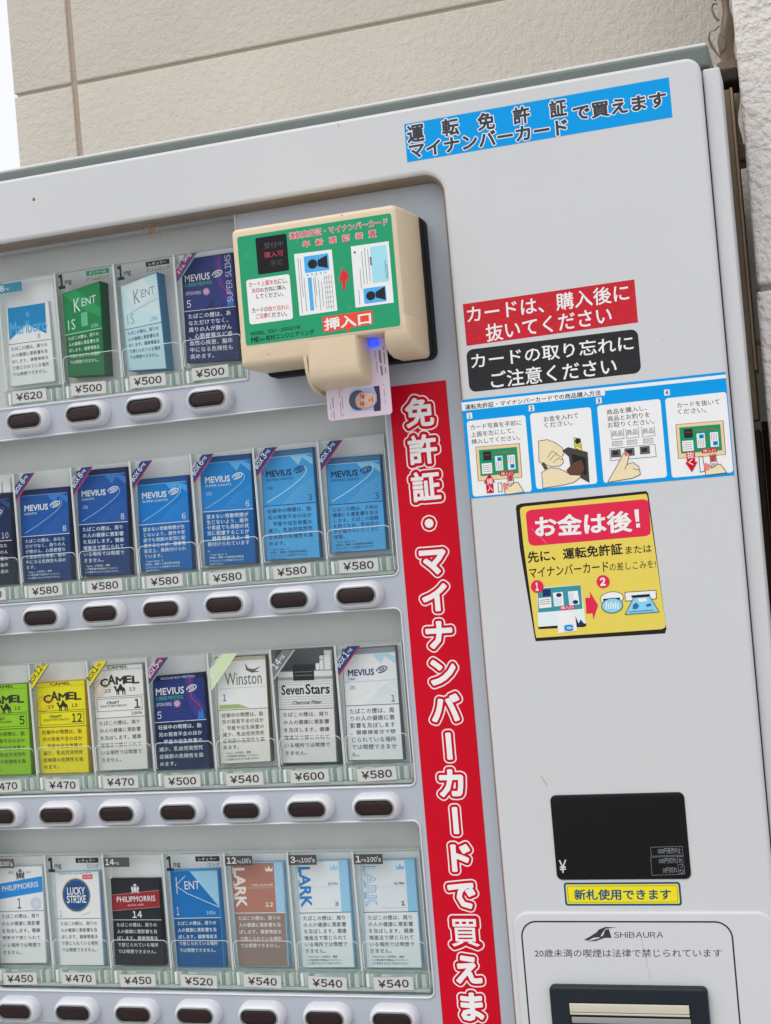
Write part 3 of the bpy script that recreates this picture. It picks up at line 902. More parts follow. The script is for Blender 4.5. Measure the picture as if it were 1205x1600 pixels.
b.poly(yq((840, 825), (862, 808), (880, 830), (866, 850), (838, 850)), ink((40, 100, 160)), 7); b.poly(yq((920, 822), (950, 812), (960, 828), (930, 838)), ink((40, 100, 160)), 7)
b.line(yq((820, 868), (970, 856)), .8, ink((60, 130, 180)), 7)
b.line(yq((205, 345), (300, 440)), .25, ink((236, 150, 160)), 4)
part(b, 'sticker', 'yellow notice sticker with a magenta heading and cut-off black border')

# money display, yellow strip
zd = measured(2.835, 780, 1200)
def dq(*pts): return [zd(*p) for p in pts]
b = MB()
b.rbox(-224.4, -121.9, 1215.2, 1280.8, -.5, .9, M_GLOSSBLACK, 4.5, .6)
b.d = .95
IND = ink((128, 132, 138))
b.text('¥', zd(268, 463), zd(300, 461), zd(266, 408), ink((190, 200, 200)), 1, .012)
for q_ in (((672, 350), (811, 345), (816, 384), (675, 389)), ((672, 394), (816, 388), (823, 468), (678, 474)), ((790, 392), (816, 390), (822, 466), (796, 468))):
    b.line(dq(*q_), .22, IND, 1, True)
b.text('1000円発売中止', zd(705, 380), zd(806, 377), zd(704, 353), IND, 1)
b.text('100円切れ', zd(710, 423), zd(788, 420), zd(709, 398), IND, 1)
b.text('10円切れ', zd(728, 465), zd(791, 462), zd(726, 440), IND, 1)
for k_, ch in enumerate('おつり'): b.text(ch, zd(797 + k_ * 2, 417 + k_ * 24), zd(814 + k_ * 2, 416 + k_ * 24), zd(796 + k_ * 2, 399 + k_ * 24), IND, 1)
part(b, 'display_screen', 'black glossy money display with a yen sign')
b = MB(d=.02)
YB = ink((236, 202, 28)); DB = ink((24, 72, 112))
b.poly(rrect(-219.7, -130.6, 1195.1, 1213.0, 2.2, 4), DB, 1)
b.poly(rrect(-218.2, -132.1, 1196.6, 1211.5, 1.2, 4), YB, 2)
b.line(rrect(-216.9, -133.4, 1197.9, 1210.2, .8, 3), .3, DB, 3, True)
b.text('新札使用できます', zd(335, 584), zd(762, 583), zd(333, 538), DB, 3, .022)
part(b, 'sticker', 'small yellow strip with a dark blue border below the black display')

# lower cover plate with the note slot
b = MB()
b.rbox(-262.5, -63.6, 700, 1191.0, -1, 2.6, M_DOOR, 13, 2.2, 8, 5)
b.d = 2.62
b.line(rrect(-255.6, -95.4, 720, 1183.6, 12, 8), 1.15, BLACKI, 1, True)
part_lp = b
zl = measured(2.835, 780, 1200, 2.6)
def lq(*pts): return [zl(*p) for p in pts]
INKG = ink((52, 54, 60))
b.poly(lq((375, 762), (395, 764), (430, 745), (462, 712), (440, 722), (405, 745)), INKG, 1)
b.poly(lq((420, 752), (445, 748), (470, 712), (520, 706), (470, 704), (440, 716)), INKG, 1.4)
b.poly(lq((470, 716), (486, 713), (498, 752), (470, 752), (456, 756), (430, 766), (390, 768), (440, 756), (462, 740)), INKG, 1.8)
b.poly(lq((432, 730), (446, 722), (452, 748), (440, 750)), INKG, 2.1)
b.text('SHiBAURA', zl(508, 752), zl(727, 752), zl(507, 725), INKG, 1, .004)
b.text('20歳未満の喫煙は法律で禁じられています', zl(158, 838), zl(987, 838), zl(157, 803), INKG, 1, .0)
part(b, 'cover_plate', 'lower white cover with a printed black outline and logo')
b = MB()
b.rbox(-236.8, -116.8, 960, 1135.6, 2.7, 9, M_NAVY, 4, 2.5, 6, 4)
ins = part(b, 'note_inserter', 'dark navy note inserter frame')
b = MB()
b.rbox(-222, -130.4, 990, 1124.0, 9.05, 9.4, M_BLACK, 1, .2)
b.rbox(-221.4, -131.0, 1116.4, 1123.0, 9.1, 10.2, M_CREAM, .4, .5)
b.rbox(-221.4, -131.0, 1114.4, 1116.0, 9.1, 9.9, M_CREAM, .2, .3)
b.rbox(-220.4, -130.6, 1108.0, 1112.6, 9.1, 10.0, mat('grey_slot_strip', (150, 152, 150), .4), .4, .4)
b.build('note_slot', ins)

# marks of wear on the door
for pa, pb in (((845, 1212), (855, 1227)), ((528, 192), (530, 199))):
    b = MB(d=.03); b.line([at(*pa), at(*pb)], .35, M_SCRATCH, 1); part(b, 'scratch')
b = MB(d=2.65); b.line([at(1000, 1456, 2.6), at(1016, 1528, 2.6)], .12, M_SCRATCH, 1); part(b, 'scratch')
rr_ = random.Random(5)
for px, py, s_ in ((53, 312, 1.6), (1037, 800, .8), (1012, 870, .5), (1065, 835, .6), (1078, 1168, .6), (1036, 533, .7), (1014, 1188, .5), (930, 300, .4), (760, 300, .35), (1040, 660, .5)):
    c_ = at(px, py)
    b = MB(d=.03)
    b.poly([(c_[0] + s_ * rr_.uniform(.5, 1.1) * math.cos(t), c_[1] + s_ * rr_.uniform(.5, 1.3) * math.sin(t)) for t in [k_ * math.pi / 4 for k_ in range(8)]], M_DIRT if s_ > 1 else mat('pale_chip', (190, 186, 180), .7), 1)
    part(b, 'wear_mark')

b = MB(d=-6.0)                                       # spider's nest under the recess lip
c0 = at(236, 356, -6)
for k_ in range(120):
    rx_, rz_ = rr_.gauss(0, 7), rr_.gauss(-1, 5.0)
    s_ = rr_.uniform(.2, .55) if k_ > 24 else rr_.uniform(.6, 1.5)
    if k_ <= 24: rx_, rz_ = rx_ * .3 + 1, rz_ * .5
    cx_, cz_ = c0[0] + rx_, min(c0[1] + rz_, 1771.5)
    b.poly([(cx_ + s_ * math.cos(t), cz_ + s_ * rr_.uniform(.6, 1.3) * math.sin(t)) for t in [j * math.pi / 3 for j in range(6)]], M_DIRT, k_ * .3)
tag(b.build('insect_nest'), 'small clump of brown dirt and web under the top lip of the recess', 'dirt')

# ------------------------------------------------------------------ card reader
cr = empty('card_reader', -362, 1630, PD, 'beige card reader box with green label and black back plate on the machine', 'card reader')
b = MB(); b.rbox(-433, -288.5, 1630.0, 1745.0, PD + .3, -6, M_BLACK, 7, 2.5, 6, 3); part(b, 'back_plate', None, cr)
b = MB()
def taper(x0, x1, z0, z1, d, r): return [(p[0], p[1], d) for p in rrect(x0, x1, z0, z1, r, 6)]
RB = [((-437, -291.3, 1648.5, 1746.5), -7, 5), ((-436, -293.6, 1648.5, 1746.2), 22, 5), ((-434.4, -295.8, 1648.6, 1745.6), 37.0, 4.6), ((-433.3, -296.8, 1649.0, 1744.8), 39.6, 4), ((-431.8, -298.3, 1650.0, 1743.4), 40.6, 3.2), ((-430.4, -299.7, 1651.2, 1742.0), 40.9, 2.6)]
b.rings([taper(*q, d, r) for q, d, r in RB], M_BEIGE, True, True)
def block(mb, x0, x1, z0, z1, d0, prof_, r):
    """block whose front edge rolls back; prof_: (inset at the sides, raise of the foot, d)"""
    rg = [[(p[0], p[1], d0) for p in rrect(x0, x1, z0, z1, r, 6)]]
    for s_, up, d in prof_: rg.append([(p[0], p[1], d) for p in rrect(x0 + s_, x1 - s_, z0 + up, z1, max(r - s_, .3), 6)])
    mb.rings(rg, M_BEIGE, True, True)
block(b, -436.2, -372, 1634.0, 1660, -7, [(0, 0, 22), (.6, .4, 34), (1.6, 1.6, 38), (3.0, 3.6, 40), (4.2, 6, 40.75)], 4)
block(b, -380.4, -334.8, 1611.5, 1660, 5, [(0, 1.0, 16), (.2, 3.2, 28), (.6, 4.8, 34.0), (1.3, 6.6, 37.2), (2.2, 10, 39.2), (3.2, 16, 40.5)], 3.2)
b.rings([[(x_, z_, d_) for z_, d_ in ((1609, 2), (1609.5, 12), (1612, 24), (1617, 33), (1625, 38), (1636, 40.2), (1650, 40.6), (1650, 2))] for x_ in (-379.2, -379.4, -381.6, -381.9)], M_BEIGE, True, True)
block(b, -317.3, -291.6, 1630.5, 1660, -7, [(0, 0, 14), (.8, 2.5, 26), (1.6, 6, 33), (2.8, 11, 38), (4.6, 18, 40.4)], 4)
body = part(b, 'reader_body', None, cr)
zr = measured(3.347, 340, 300, 41.2)
def rq(*pts): return [zr(*p) for p in pts]
b = MB(d=41.1)
RGREEN = ink((38, 142, 100)); RRED = ink((206, 54, 50)); LCARD = ink((214, 222, 236)); PHB = ink((74, 160, 216))
LX0, LZ1 = zr(101, 236); LX1, LZ0 = zr(957, 699)
b.poly(rrect(LX0, LX1, LZ0, LZ1, 2.0, 4), RGREEN, 0)
b.text('運転免許証・マイナンバーカード', zr(377, 250), zr(891, 172), zr(373, 214), RRED, 4, .008, [(WHITE, .055, 2)])
for k_, ch in enumerate('年齢確認装置'):
    X = 446 + k_ * 69.2; Y = 292 - k_ * 10.6
    b.text(ch, zr(X, Y), zr(X + 38, Y - 5), zr(X - 2, Y - 35), RRED, 4, .008, [(WHITE, .055, 2)])
q_ = rq((198, 241), (358, 218), (376, 410), (212, 432))
xs = sorted(p[0] for p in q_); zs = sorted(p[1] for p in q_)
b.poly(rrect((xs[0] + xs[1]) / 2, (xs[2] + xs[3]) / 2, (zs[0] + zs[1]) / 2, (zs[2] + zs[3]) / 2, 1.3, 4), M_GLOSSBLACK, 1)
for s, X, Y, material in (('受付中', 245, 298, ink((84, 80, 86))), ('購入可', 246, 347, mat('lit_red_sign', (196, 44, 76), .5, 1, emit=.12)), ('不可', 276, 393, ink((74, 70, 76)))):
    n_ = len(s)
    b.text(s, zr(X, Y), zr(X + 33 * n_, Y - 4.5 * n_), zr(X - 2, Y - 31), material, 2)
q_ = rq((148, 460), (375, 430), (397, 660), (170, 697))
xs = sorted(p[0] for p in q_); zs = sorted(p[1] for p in q_)
b.poly(rrect((xs[0] + xs[1]) / 2, (xs[2] + xs[3]) / 2, (zs[0] + zs[1]) / 2, (zs[2] + zs[3]) / 2, 2.2, 4), WHITE, 1)
T1, T2 = ink((196, 66, 58)), ink((64, 58, 60))
for s, X0, Y0, X1, Y1, material in (('カード上面を左', 165, 498, 315, 480, T1), ('にし、', 318, 480, 366, 474, T2), ('矢印', 181, 530, 221, 525, T1), ('の方向に挿入', 224, 526, 357, 509, T2), ('してください。', 204, 559, 345, 545, T2),
                                    ('カードの', 182, 633, 264, 624, T2), ('取り忘れに', 267, 624, 376, 611, T1), ('ご注意', 203, 664, 262, 656, T1), ('ください。', 265, 657, 364, 648, T2)):
    b.text(s, zr(X0, Y0), zr(X1, Y1), zr(X0 - 2, Y0 - 25), material, 2, .008)
for c_, up in ((((400, 325), (597, 300), (627, 620), (430, 648)), True), (((697, 285), (895, 257), (922, 578), (722, 605)), False)):
    q_ = rq(*c_)
    b.poly(q_, LCARD, 1)
    x0_, x1_ = q_[3][0], q_[1][0]; z0_, z1_ = q_[3][1], q_[1][1]
    W_, H_ = x1_ - x0_, z1_ - z0_
    L = lambda u, v: (x0_ + u * W_, z0_ + v * H_)
    if up:
        b.rect(*[L(.24, 0)[0], L(.9, 0)[0], L(0, .68)[1], L(0, .95)[1]], PHB, 2, .8)
        b.poly(ellipse(*L(.46, .81), 4.0, 3.7, 18), BLACKI, 3); b.poly([L(.6, .76), L(.86, .71), L(.86, .92), L(.6, .86)], BLACKI, 3)
        b.rect(L(.30, 0)[0], L(.40, 0)[0], L(0, .06)[1], L(0, .60)[1], PHB, 2)
        for k_ in range(7): b.line([L(.74, .08 + k_ * .08), L(.93, .08 + k_ * .08)], .25, GREYI, 2)
        for uu in (.74, .8, .86, .93): b.line([L(uu, .04), L(uu, .6)], .25, GREYI, 2)
        for uu, v0, v1 in ((.08, .04, .94), (.14, .3, .92), (.2, .06, .6), (.46, .1, .58), (.5, .3, .62), (.58, .05, .55), (.66, .1, .5)): b.line([L(uu, v0), L(uu, v1)], .35, GREYI, 2)
        for k_ in range(5): b.poly(ellipse(*L(.3 + k_ * .12, .645), .7, .7, 8), PHB, 3)
    else:
        b.rect(L(.5, 0)[0], L(.93, 0)[0], L(0, .36)[1], L(0, .95)[1], ink((150, 202, 232)), 2)
        b.rect(L(.24, 0)[0], L(.82, 0)[0], L(0, .04)[1], L(0, .29)[1], PHB, 2, .8)
        b.poly(ellipse(*L(.42, .16), 3.8, 3.5, 18), BLACKI, 3); b.poly([L(.55, .12), L(.8, .06), L(.8, .28), L(.55, .21)], BLACKI, 3)
        b.line([L(.5, .66), L(.5, .78)], 1.2, GREYI, 3)
        for uu, v0, v1 in ((.12, .04, .28), (.2, .3, .62), (.28, .36, .9), (.36, .36, .95), (.44, .4, .92), (.9, .4, .64), (.86, .4, .7)): b.line([L(uu, v0), L(uu, v1)], .35, GREYI, 2)
        b.poly(ellipse(*L(.1, .9), 1.0, 1.0, 8), GREYI, 2)
AR = ink((204, 40, 52))
b.poly(rq((635, 452), (656, 400), (693, 440), (676, 446), (690, 470), (668, 460), (670, 508), (656, 512), (652, 464), (636, 480), (644, 452)), AR, 2)
b.poly(rq((547, 655), (808, 617), (814, 690), (555, 735)), ink((222, 72, 52)), 1)
b.poly(rq((672, 712), (700, 708), (684, 735)), ink((222, 72, 52)), 1.5)
b.text('挿入口', zr(562, 724), zr(803, 688), zr(558, 664), WHITE, 2, .028)
b.text('MODEL : EXC-2500ZYM', zr(176, 751), zr(432, 715), zr(175, 733), BLACKI, 2, .008)
b.text('松村エンジニアリング', zr(254, 777), zr(505, 744), zr(252, 750), BLACKI, 2, .012)
b.text('株式会社', zr(222, 781), zr(248, 777), zr(221, 765), BLACKI, 2)
b.text('ME', zr(178, 788), zr(217, 782), zr(176, 763), BLACKI, 2, .03)
part(b, 'label_plate', None, cr)
b = MB()
b.rbox(-334.0, -326.5, 1641.5, 1647.5, 15.5, 20, mat('blue_lamp', (40, 70, 255), .3, 1, emit=1.6), 1.8, 1.6)
b.rbox(-334, -317, 1634, 1641, 8, 12, M_BLACK, .5, .5)
part(b, 'indicator_lamp', 'lit blue lamp inside the card slot', cr)

for px, py, rr_s in ((534, 336, .5), (419, 554, .45)):
    c_ = at(px, py, 41)
    b = MB()
    b.poly(ellipse(c_[0], c_[1], rr_s, rr_s, 8), M_SCRATCH, 0, 41.05)
    part(b, 'speck', None, cr)
rg_ = random.Random(11)
M_GRIME = mat('green_film_bubble', (66, 156, 116), .5)
for k_ in range(16):                                  # bubbles under the label's film
    px, py = rg_.choice(((130, 300), (160, 330), (420, 700), (640, 380), (680, 590), (820, 640), (170, 350), (395, 285)))
    c_ = zr(px + rg_.gauss(0, 16), py + rg_.gauss(0, 16))
    b = MB(d=41.1)
    b.poly(ellipse(c_[0], c_[1], rg_.uniform(.3, 1.6), rg_.uniform(.3, 1.2), 9, rg_.uniform(0, 90)), M_GRIME, .25 + k_ * .02)
    part(b, 'label_bubble', None, cr)
# identity card in the slot
b = MB()
CX0, CX1, CZ0 = -374.4, -320.6, 1587.2
CM = ink((206, 192, 206), 1.15)
b.rbox(CX0, CX1, CZ0, CZ0 + 85.6, 14.2, 15.0, CM, 3.2, .2)
b.d = 15.02
zk = measured(3.347, 340, 300, 15.0)
zc_ = measured(7.09, 470, 500, 15.0)
def cp(*pts): return [zc_(*p) for p in pts]
def blob(x, y, rx_, ry_, material, lay, rot=0.0, n_=22):
    b.poly([zc_(x + rx_ * math.cos(t) * math.cos(rot) - ry_ * math.sin(t) * math.sin(rot), y - rx_ * math.cos(t) * math.sin(rot) - ry_ * math.sin(t) * math.cos(rot)) for t in [k_ * 2 * math.pi / n_ for k_ in range(n_)]], material, lay)
q_ = cp((530, 755), (880, 722), (892, 1008), (545, 1040))
b.poly(rrect(q_[0][0] + .4, q_[2][0] - .4, q_[3][1] + 1.0, q_[1][1] - 1.0, 4.5, 6), ink((150, 170, 206)), 1)
b.poly(cp((806, 735), (872, 728), (886, 900), (888, 1004), (815, 1012), (806, 960), (845, 900), (842, 830)), ink((66, 52, 72)), 2)
blob(640, 890, 105, 112, ink((72, 78, 100)), 2.5)
blob(716, 890, 112, 100, ink((176, 136, 126)), 3, .1)
blob(735, 884, 96, 82, ink((198, 158, 144)), 3.3, .1)
blob(775, 868, 58, 62, ink((208, 170, 154)), 3.6, .1)
blob(640, 905, 30, 66, ink((184, 146, 134)), 3.5, .1)
for y_ in (848, 928): blob(692, y_, 12, 26, ink((120, 84, 84)), 4, .1); blob(668, y_ - 2, 6, 30, ink((110, 84, 84)), 4.1, .1)
blob(742, 890, 26, 14, ink((216, 178, 166)), 4.2, .1); blob(762, 890, 8, 18, ink((150, 104, 98)), 4.4, .1)
blob(794, 880, 9, 32, ink((166, 104, 100)), 4.4, .1)
for X0, Y0, X1, Y1, w_ in ((600, 1065, 612, 1188, .7), (590, 1100, 596, 1180, .4), (632, 1000, 650, 1180, .45), (646, 1010, 660, 1176, .45), (868, 1005, 880, 1110, .4), (845, 815, 862, 960, 1.5), (868, 810, 880, 950, .8), (824, 830, 838, 960, .5)):
    n_ = 9
    for k_ in range(n_):
        if (k_ * 7 + int(X0)) % 5 == 0: continue
        a_, c_ = k_ / n_, (k_ + .75) / n_
        b.line([zk(X0 + (X1 - X0) * a_, Y0 + (Y1 - Y0) * a_), zk(X0 + (X1 - X0) * c_, Y0 + (Y1 - Y0) * c_)], w_, ink((120, 112, 124)), 1)
tag(b.build('identity_card'), 'pale pink identity card with a small portrait hanging out of the card reader', 'card')

# ------------------------------------------------------------------ cigarette packs
TXT = {
 1: 'たばこの煙は、周りの人の健康に悪影響を及ぼします。健康増進法で禁じられている場所では喫煙できません。',
 2: 'たばこの煙は、あなただけでなく、周りの人が肺がん、心筋梗塞など虚血性心疾患、脳卒中になる危険性も高めます。',
 3: '妊娠中の喫煙は、胎児の発育不全のほか、早産や出生体重の減少、乳幼児突然死症候群の危険性を高めます。',
 4: '望まない受動喫煙が生じないよう、屋外や家庭でも周囲の状況に配慮することが、健康増進法上、義務付けられています。',
 5: 'たばこの煙は、子供の健康にも悪影響を及ぼします。たばこの誤飲を防ぐため、乳幼児の手が届かないところに保管。'}
SMALL = '「{}」の表現は、健康への悪影響が他製品より小さいことを意味するものではありません。'
def wrap(s, n): return [s[i:i + n] for i in range(0, len(s), n)]

W0 = 48.0
class Pack:
    """one dummy pack: nominal face 48 mm wide, H high, drawn in u (right) and v (up), set on its measured corners"""
    def __init__(s, quad, depth=7.0, label='', H=None):
        s.q = quad            # TL, TR, BR, BL in mm
        s.H = H or ((quad[0][1] + quad[1][1] - quad[2][1] - quad[3][1]) / 2)
        s.d = -45.0
        s.depth = depth
        q = quad
        def M(u, v, d):
            a, t = u / W0, v / s.H
            x = (q[3][0] * (1 - a) + q[2][0] * a) * (1 - t) + (q[0][0] * (1 - a) + q[1][0] * a) * t
            z = (q[3][1] * (1 - a) + q[2][1] * a) * (1 - t) + (q[0][1] * (1 - a) + q[1][1] * a) * t
            return (x, z, d - s.lean * v)          # leaning slightly back
        s.lean = 0.035 if abs(quad[0][1] - quad[1][1]) < 4 else 0.0
        s.M = M
        s.label = label
        s.b = MB(M, s.d, True)
    def base(s, top, low, sep, sepc, side, rule=.55):
        """top and low printed fields, split at height sep, on a box with edges of colour side"""
        H = s.H
        s.sep = sep
        s.b.rings([[(0, 0, s.d - s.depth), (W0, 0, s.d - s.depth), (W0, H, s.d - s.depth), (0, H, s.d - s.depth)],
                   [(0, 0, s.d - .5), (W0, 0, s.d - .5), (W0, H, s.d - .5), (0, H, s.d - .5)],
                   [(.5, .5, s.d - .02), (W0 - .5, .5, s.d - .02), (W0 - .5, H - .5, s.d - .02), (.5, H - .5, s.d - .02)]], side, True, True)
        s.b.rect(.7, W0 - .7, .7, sep, low, 0)
        s.b.rect(.7, W0 - .7, sep, H - .7, top, 0)
        s.b.rect(.4, W0 - .4, sep - rule / 2, sep + rule / 2, sepc, 1)
    def warn(s, key, n, color, small=None, foot=None, u0=3.6, em=None, lead=None):
        lines = wrap(TXT[key], n)
        em = em or (W0 - u0 - 3.0) / n
        top = s.sep - 2.2
        bot = 2.2 + (9.0 if small else 0)
        lead = lead or min(em * 1.42, (top - bot) / len(lines))
        s.b.para(lines, u0, top, min(em, lead * .98), lead, color, 2, .004, sx=em / min(em, lead * .98))
        if small:
            ls = wrap(SMALL.format(small), 15)
            e2 = (W0 - 8) / 16.5
            s.b.para(ls, 4.5, 10.6, e2 * .93, e2 * 1.14, color, 2)
def mevius(p, logo, num, sub, accent, sweep, dark_lines, h0, dots=False, boxy=True):
    b, H = p.b, p.H
    if boxy: b.rect(.7, W0 - .7, H - 5.2, H - .7, accent, 1); b.line([(2, H - 5.4), (W0 - 2, H - 5.4)], .4, sweep, 2)
    for k in range(11):                       # fan of fine printed lines
        t = k / 10
        b.line([(W0 - 1.2, p.sep + 2 + t * 20), (18 + t * 14, p.sep + 1 + t * 12 )], .22, dark_lines, 1.2)
    b.poly([(27, H - 6), (34, H - 14), (38, H - 8), (W0 - 1, H - 15), (W0 - 1, H - 9), (41, H - 6)], dark_lines, 1.1)
    b.line([(4, p.sep + 3), (16, p.sep + 9), (28, p.sep + 16), (36, p.sep + 21.5), (40.5, p.sep + 26), (41.2, p.sep + 29.5), (39, p.sep + 31.5)], .6, sweep, 2)
    b.text('MEVIUS', (4.6, h0), (27.5, h0), (4.6, h0 + 5.2), logo, 3, .025)
    for rx_, rz_, rot, wd in ((4.7, 2.2, 18, .9), (2.3, .8, 18, .7)):
        b.line(ellipse(34.5, h0 + 4.2, rx_, rz_, 18, rot, -140, 175), wd, logo, 3)
    b.text(sub, (4.5, h0 - 3.6), (4.5 + 2.0 * len(sub), h0 - 3.6), (4.5, h0 - 1.6), logo, 3)
    b.text(num, (W0 - 3.6 - 3.4 * len(num), p.sep + 2.2), (W0 - 3.6, p.sep + 2.2), (W0 - 3.6 - 3.4 * len(num), p.sep + 7.6), logo, 3)
CAMEL = [(.02, .72), (.10, .80), (.2, .80), (.24, .72), (.22, .60), (.27, .52), (.34, .56), (.42, .72), (.5, .92), (.58, .97), (.66, .85), (.72, .68), (.82, .62), (.9, .5), (.9, .2), (.93, 0), (.85, 0), (.82, .25), (.76, .36), (.74, .2), (.76, 0), (.68, 0), (.66, .25), (.62, .38), (.45, .36), (.42, .2), (.43, 0), (.36, 0), (.34, .22), (.3, .3), (.29, 0), (.22, 0), (.22, .35), (.14, .45), (.1, .6)]
def camel(p, c, num, word, stamp, hi, pct=False):
    b, H = p.b, p.H
    z = H - 18.5
    for k, (ch, hh, w_) in enumerate((('C', 6.8, 7), ('A', 8.2, 7), ('M', 6.6, 8), ('E', 6.2, 6), ('L', 6.4, 6))):
        x = 7 + (0, 7.2, 15, 23.6, 30.6)[k]
        b.text(ch, (x, z + (0, 1.5, 1.2, 2.0, 1.2)[k]), (x + w_, z + (0, 1.5, 1.2, 2.0, 1.2)[k]), (x, z + (0, 1.5, 1.2, 2.0, 1.2)[k] + hh), c, 3, .03)
    b.poly([(19 + 12.5 * u, z - 8.2 + 10 * v) for u, v in CAMEL], c, 3)
    b.text('19', (11, z - 5.6), (16.4, z - 5.6), (11, z - 2.6), c, 3, .01); b.text('13', (34, z - 5.2), (39.6, z - 5.2), (34, z - 2.2), c, 3, .01)
    for r_ in (3.4, 5.2, 6.4): b.line(ellipse(6.2, z - 1.0, r_, r_ * 1.15, 20), .5, stamp, 1)
    for k in range(3): b.line([(9, z - 3 + k * 2), (17, z - 2.4 + k * 2)], .35, stamp, 1)
    b.text('CAMEL', (14, H - 3.4), (34, H - 3.4), (14, H - 1.0), c, 2, .02)
    b.line([(.8, H - 4.4), (W0 - .8, H - 4.4)], .3, hi, 2)
    b0 = p.sep + (6.0 if pct else 2.0)
    b.line([(.8, b0 + 12.6), (W0 - .8, b0 + 12.6)], .35, c, 2)
    b.line([(2.5, b0), (W0 - 2.5, b0), (W0 - 2.5, b0 + 11), (2.5, b0 + 11)], .35, c, 2, True)
    for k, s_ in enumerate(word): b.text(s_, (12 if k == 0 else 6, b0 + 6.2 - k * 2.6), (24 if k == 0 else 31, b0 + 6.2 - k * 2.6), (12 if k == 0 else 6, b0 + (8.6 if k == 0 else 5.4)), c, 3, .02 if k == 0 else 0)
    b.text(num, (W0 - 5 - 4.6 * len(num), b0 + 1.6), (W0 - 4.5, b0 + 1.6), (W0 - 5 - 4.6 * len(num), b0 + 9.2), c, 3, .02)
    if pct: b.text('100%', (W0 - 13, p.sep + 1.8), (W0 - 3, p.sep + 1.8), (W0 - 13, p.sep + 4.4), c, 3, .01)

FL_NAVY = (ink((34, 56, 112)), WHITE, ink((190, 40, 60)))
FL_YEL = (ink((232, 196, 40)), BLACKI, ink((40, 60, 110)))
FL_PUR = (ink((110, 40, 100)), WHITE, ink((60, 160, 160)))
FL_GRN = (ink((196, 216, 168)), ink((236, 240, 220)), ink((216, 228, 196)))
FL_GRY = (ink((112, 114, 116)), WHITE, ink((190, 192, 192)))
packs = []
PLABEL = 'cigarette packs standing behind the windows'
def finish(p, r_, i, card_material, head):
    zt = CARD_TOP[r_]; x0 = cx0(i)
    e = empty('cigarette_pack', x0 + 29, zt - 99.5, -48, p.label, 'cigarette pack', PLABEL)
    p.b.build('pack_box', e)
    cd_ = -45 - max(p.depth, 1) - 1.5
    b = MB(shelf=True, ref=cd_)
    b.box(x0 + .4, x0 + 57.2, zt - 99.5, zt, cd_ - .8, cd_, card_material)
    b.build('backing_card', e)
    b = MB(d=-38.6, shelf=True, ref=-38.6)
    C = lambda u, v: (x0 + u, zt + v)
    kind = head[0]
    if kind == 'flag':
        _, (c1, c2, c3), words, sz = head
        b.poly([C(.6, -11.5 * sz), C(11 * sz, -.6), C(21.5 * sz, -.6), C(.8, -24 * sz)], c1, 0)
        b.poly([C(.8, -24 * sz), C(21.5 * sz, -.6), C(22.6 * sz, -.6), C(.8, -25.6 * sz)], c3, 0)
        a_ = math.atan2(23.4, 20.9)
        ca, sa = math.cos(a_), math.sin(a_)
        for txt, along, up, L_, h_ in words:
            # along the ribbon from its lower end, up across it
            ox, oz = 1.6 * sz + along * ca * sz - up * sa * sz, -21.5 * sz + along * sa * sz + up * ca * sz
            b.text(txt, C(ox, oz), C(ox + L_ * ca * sz, oz + L_ * sa * sz), C(ox - h_ * sa * sz, oz + h_ * ca * sz), c2, 1, .012)
    elif kind == 'box':
        _, num, rest, c1, W_ = head
        b.rect(*[x0 + .3, x0 + W_, zt - 10.5, zt - 2.0], c1, 0)
        wn = 4.2 * len(num)
        b.text(num, C(2.2, -8.6), C(2.2 + wn, -8.6), C(2.2, -3.4), WHITE, 1, .02)
        b.text('mg', C(2.8 + wn, -8.6), C(7.2 + wn, -8.6), C(2.8 + wn, -6.2), WHITE, 1)
        if rest: b.text(rest, C(7.8 + wn, -8.4), C(W_ - 1.6, -8.4), C(7.8 + wn, -3.8), WHITE, 1, .01)
    else:
        _, tag_t, c1, low_t = head
        b.text('1', C(3.4, -13.8), C(9.2, -13.8), C(3.4, -2.0), BLACKI, 1, .05)
        b.text('mg', C(9.8, -11.9), C(16.4, -11.9), C(9.8, -7.6), BLACKI, 1, .03)
        b.rect(x0 + 31.5, x0 + 54.5, zt - 6.4, zt - 2.0, c1, 1)
        b.text(tag_t, C(34.5, -5.6), C(51.5, -5.6), C(34.5, -2.8), WHITE, 2)
        wl = 3.9 * len(low_t)
        b.text(low_t, C(54.5 - wl, -11.2), C(54.5, -11.2), C(54.5 - wl, -7.6), BLACKI, 1, .004)
    b.build('strength_label', e)
GREYCARD = ink((206, 206, 206)); WCARD = ink((226, 228, 228))

# ---- top row
p = Pack([(-698.4, 1729.0), (-653.6, 1729.0), (-652.0, 1655.4), (-698.6, 1655.6)], 4, 'white cigarette pack with a pale blue notched top, priced 620 yen')
p.base(ink((226, 228, 230)), ink((220, 222, 224)), 38.5, GREYI, ink((200, 204, 208)))
BLM = ink((22, 126, 178))
p.b.poly([(2.4, p.H - 1.4), (2.4, 42.5), (22, 55), (W0 - 5, 44), (W0 - 4, p.H - 1.4)], BLM, 1)
p.b.text('Marlboro', (4, 47), (44, 47), (4, 58), ink((86, 164, 206)), 2, .012)
p.b.poly(ellipse(24, 64, 2.4, 2.4, 14), ink((70, 150, 196)), 2)
p.b.text('8', (33, 41), (36, 41), (33, 45), GREYI, 2)
p.warn(1, 10, GREYI); finish(p, 0, 0, WCARD, ('box', '8', '', ink((52, 128, 150)), 25))

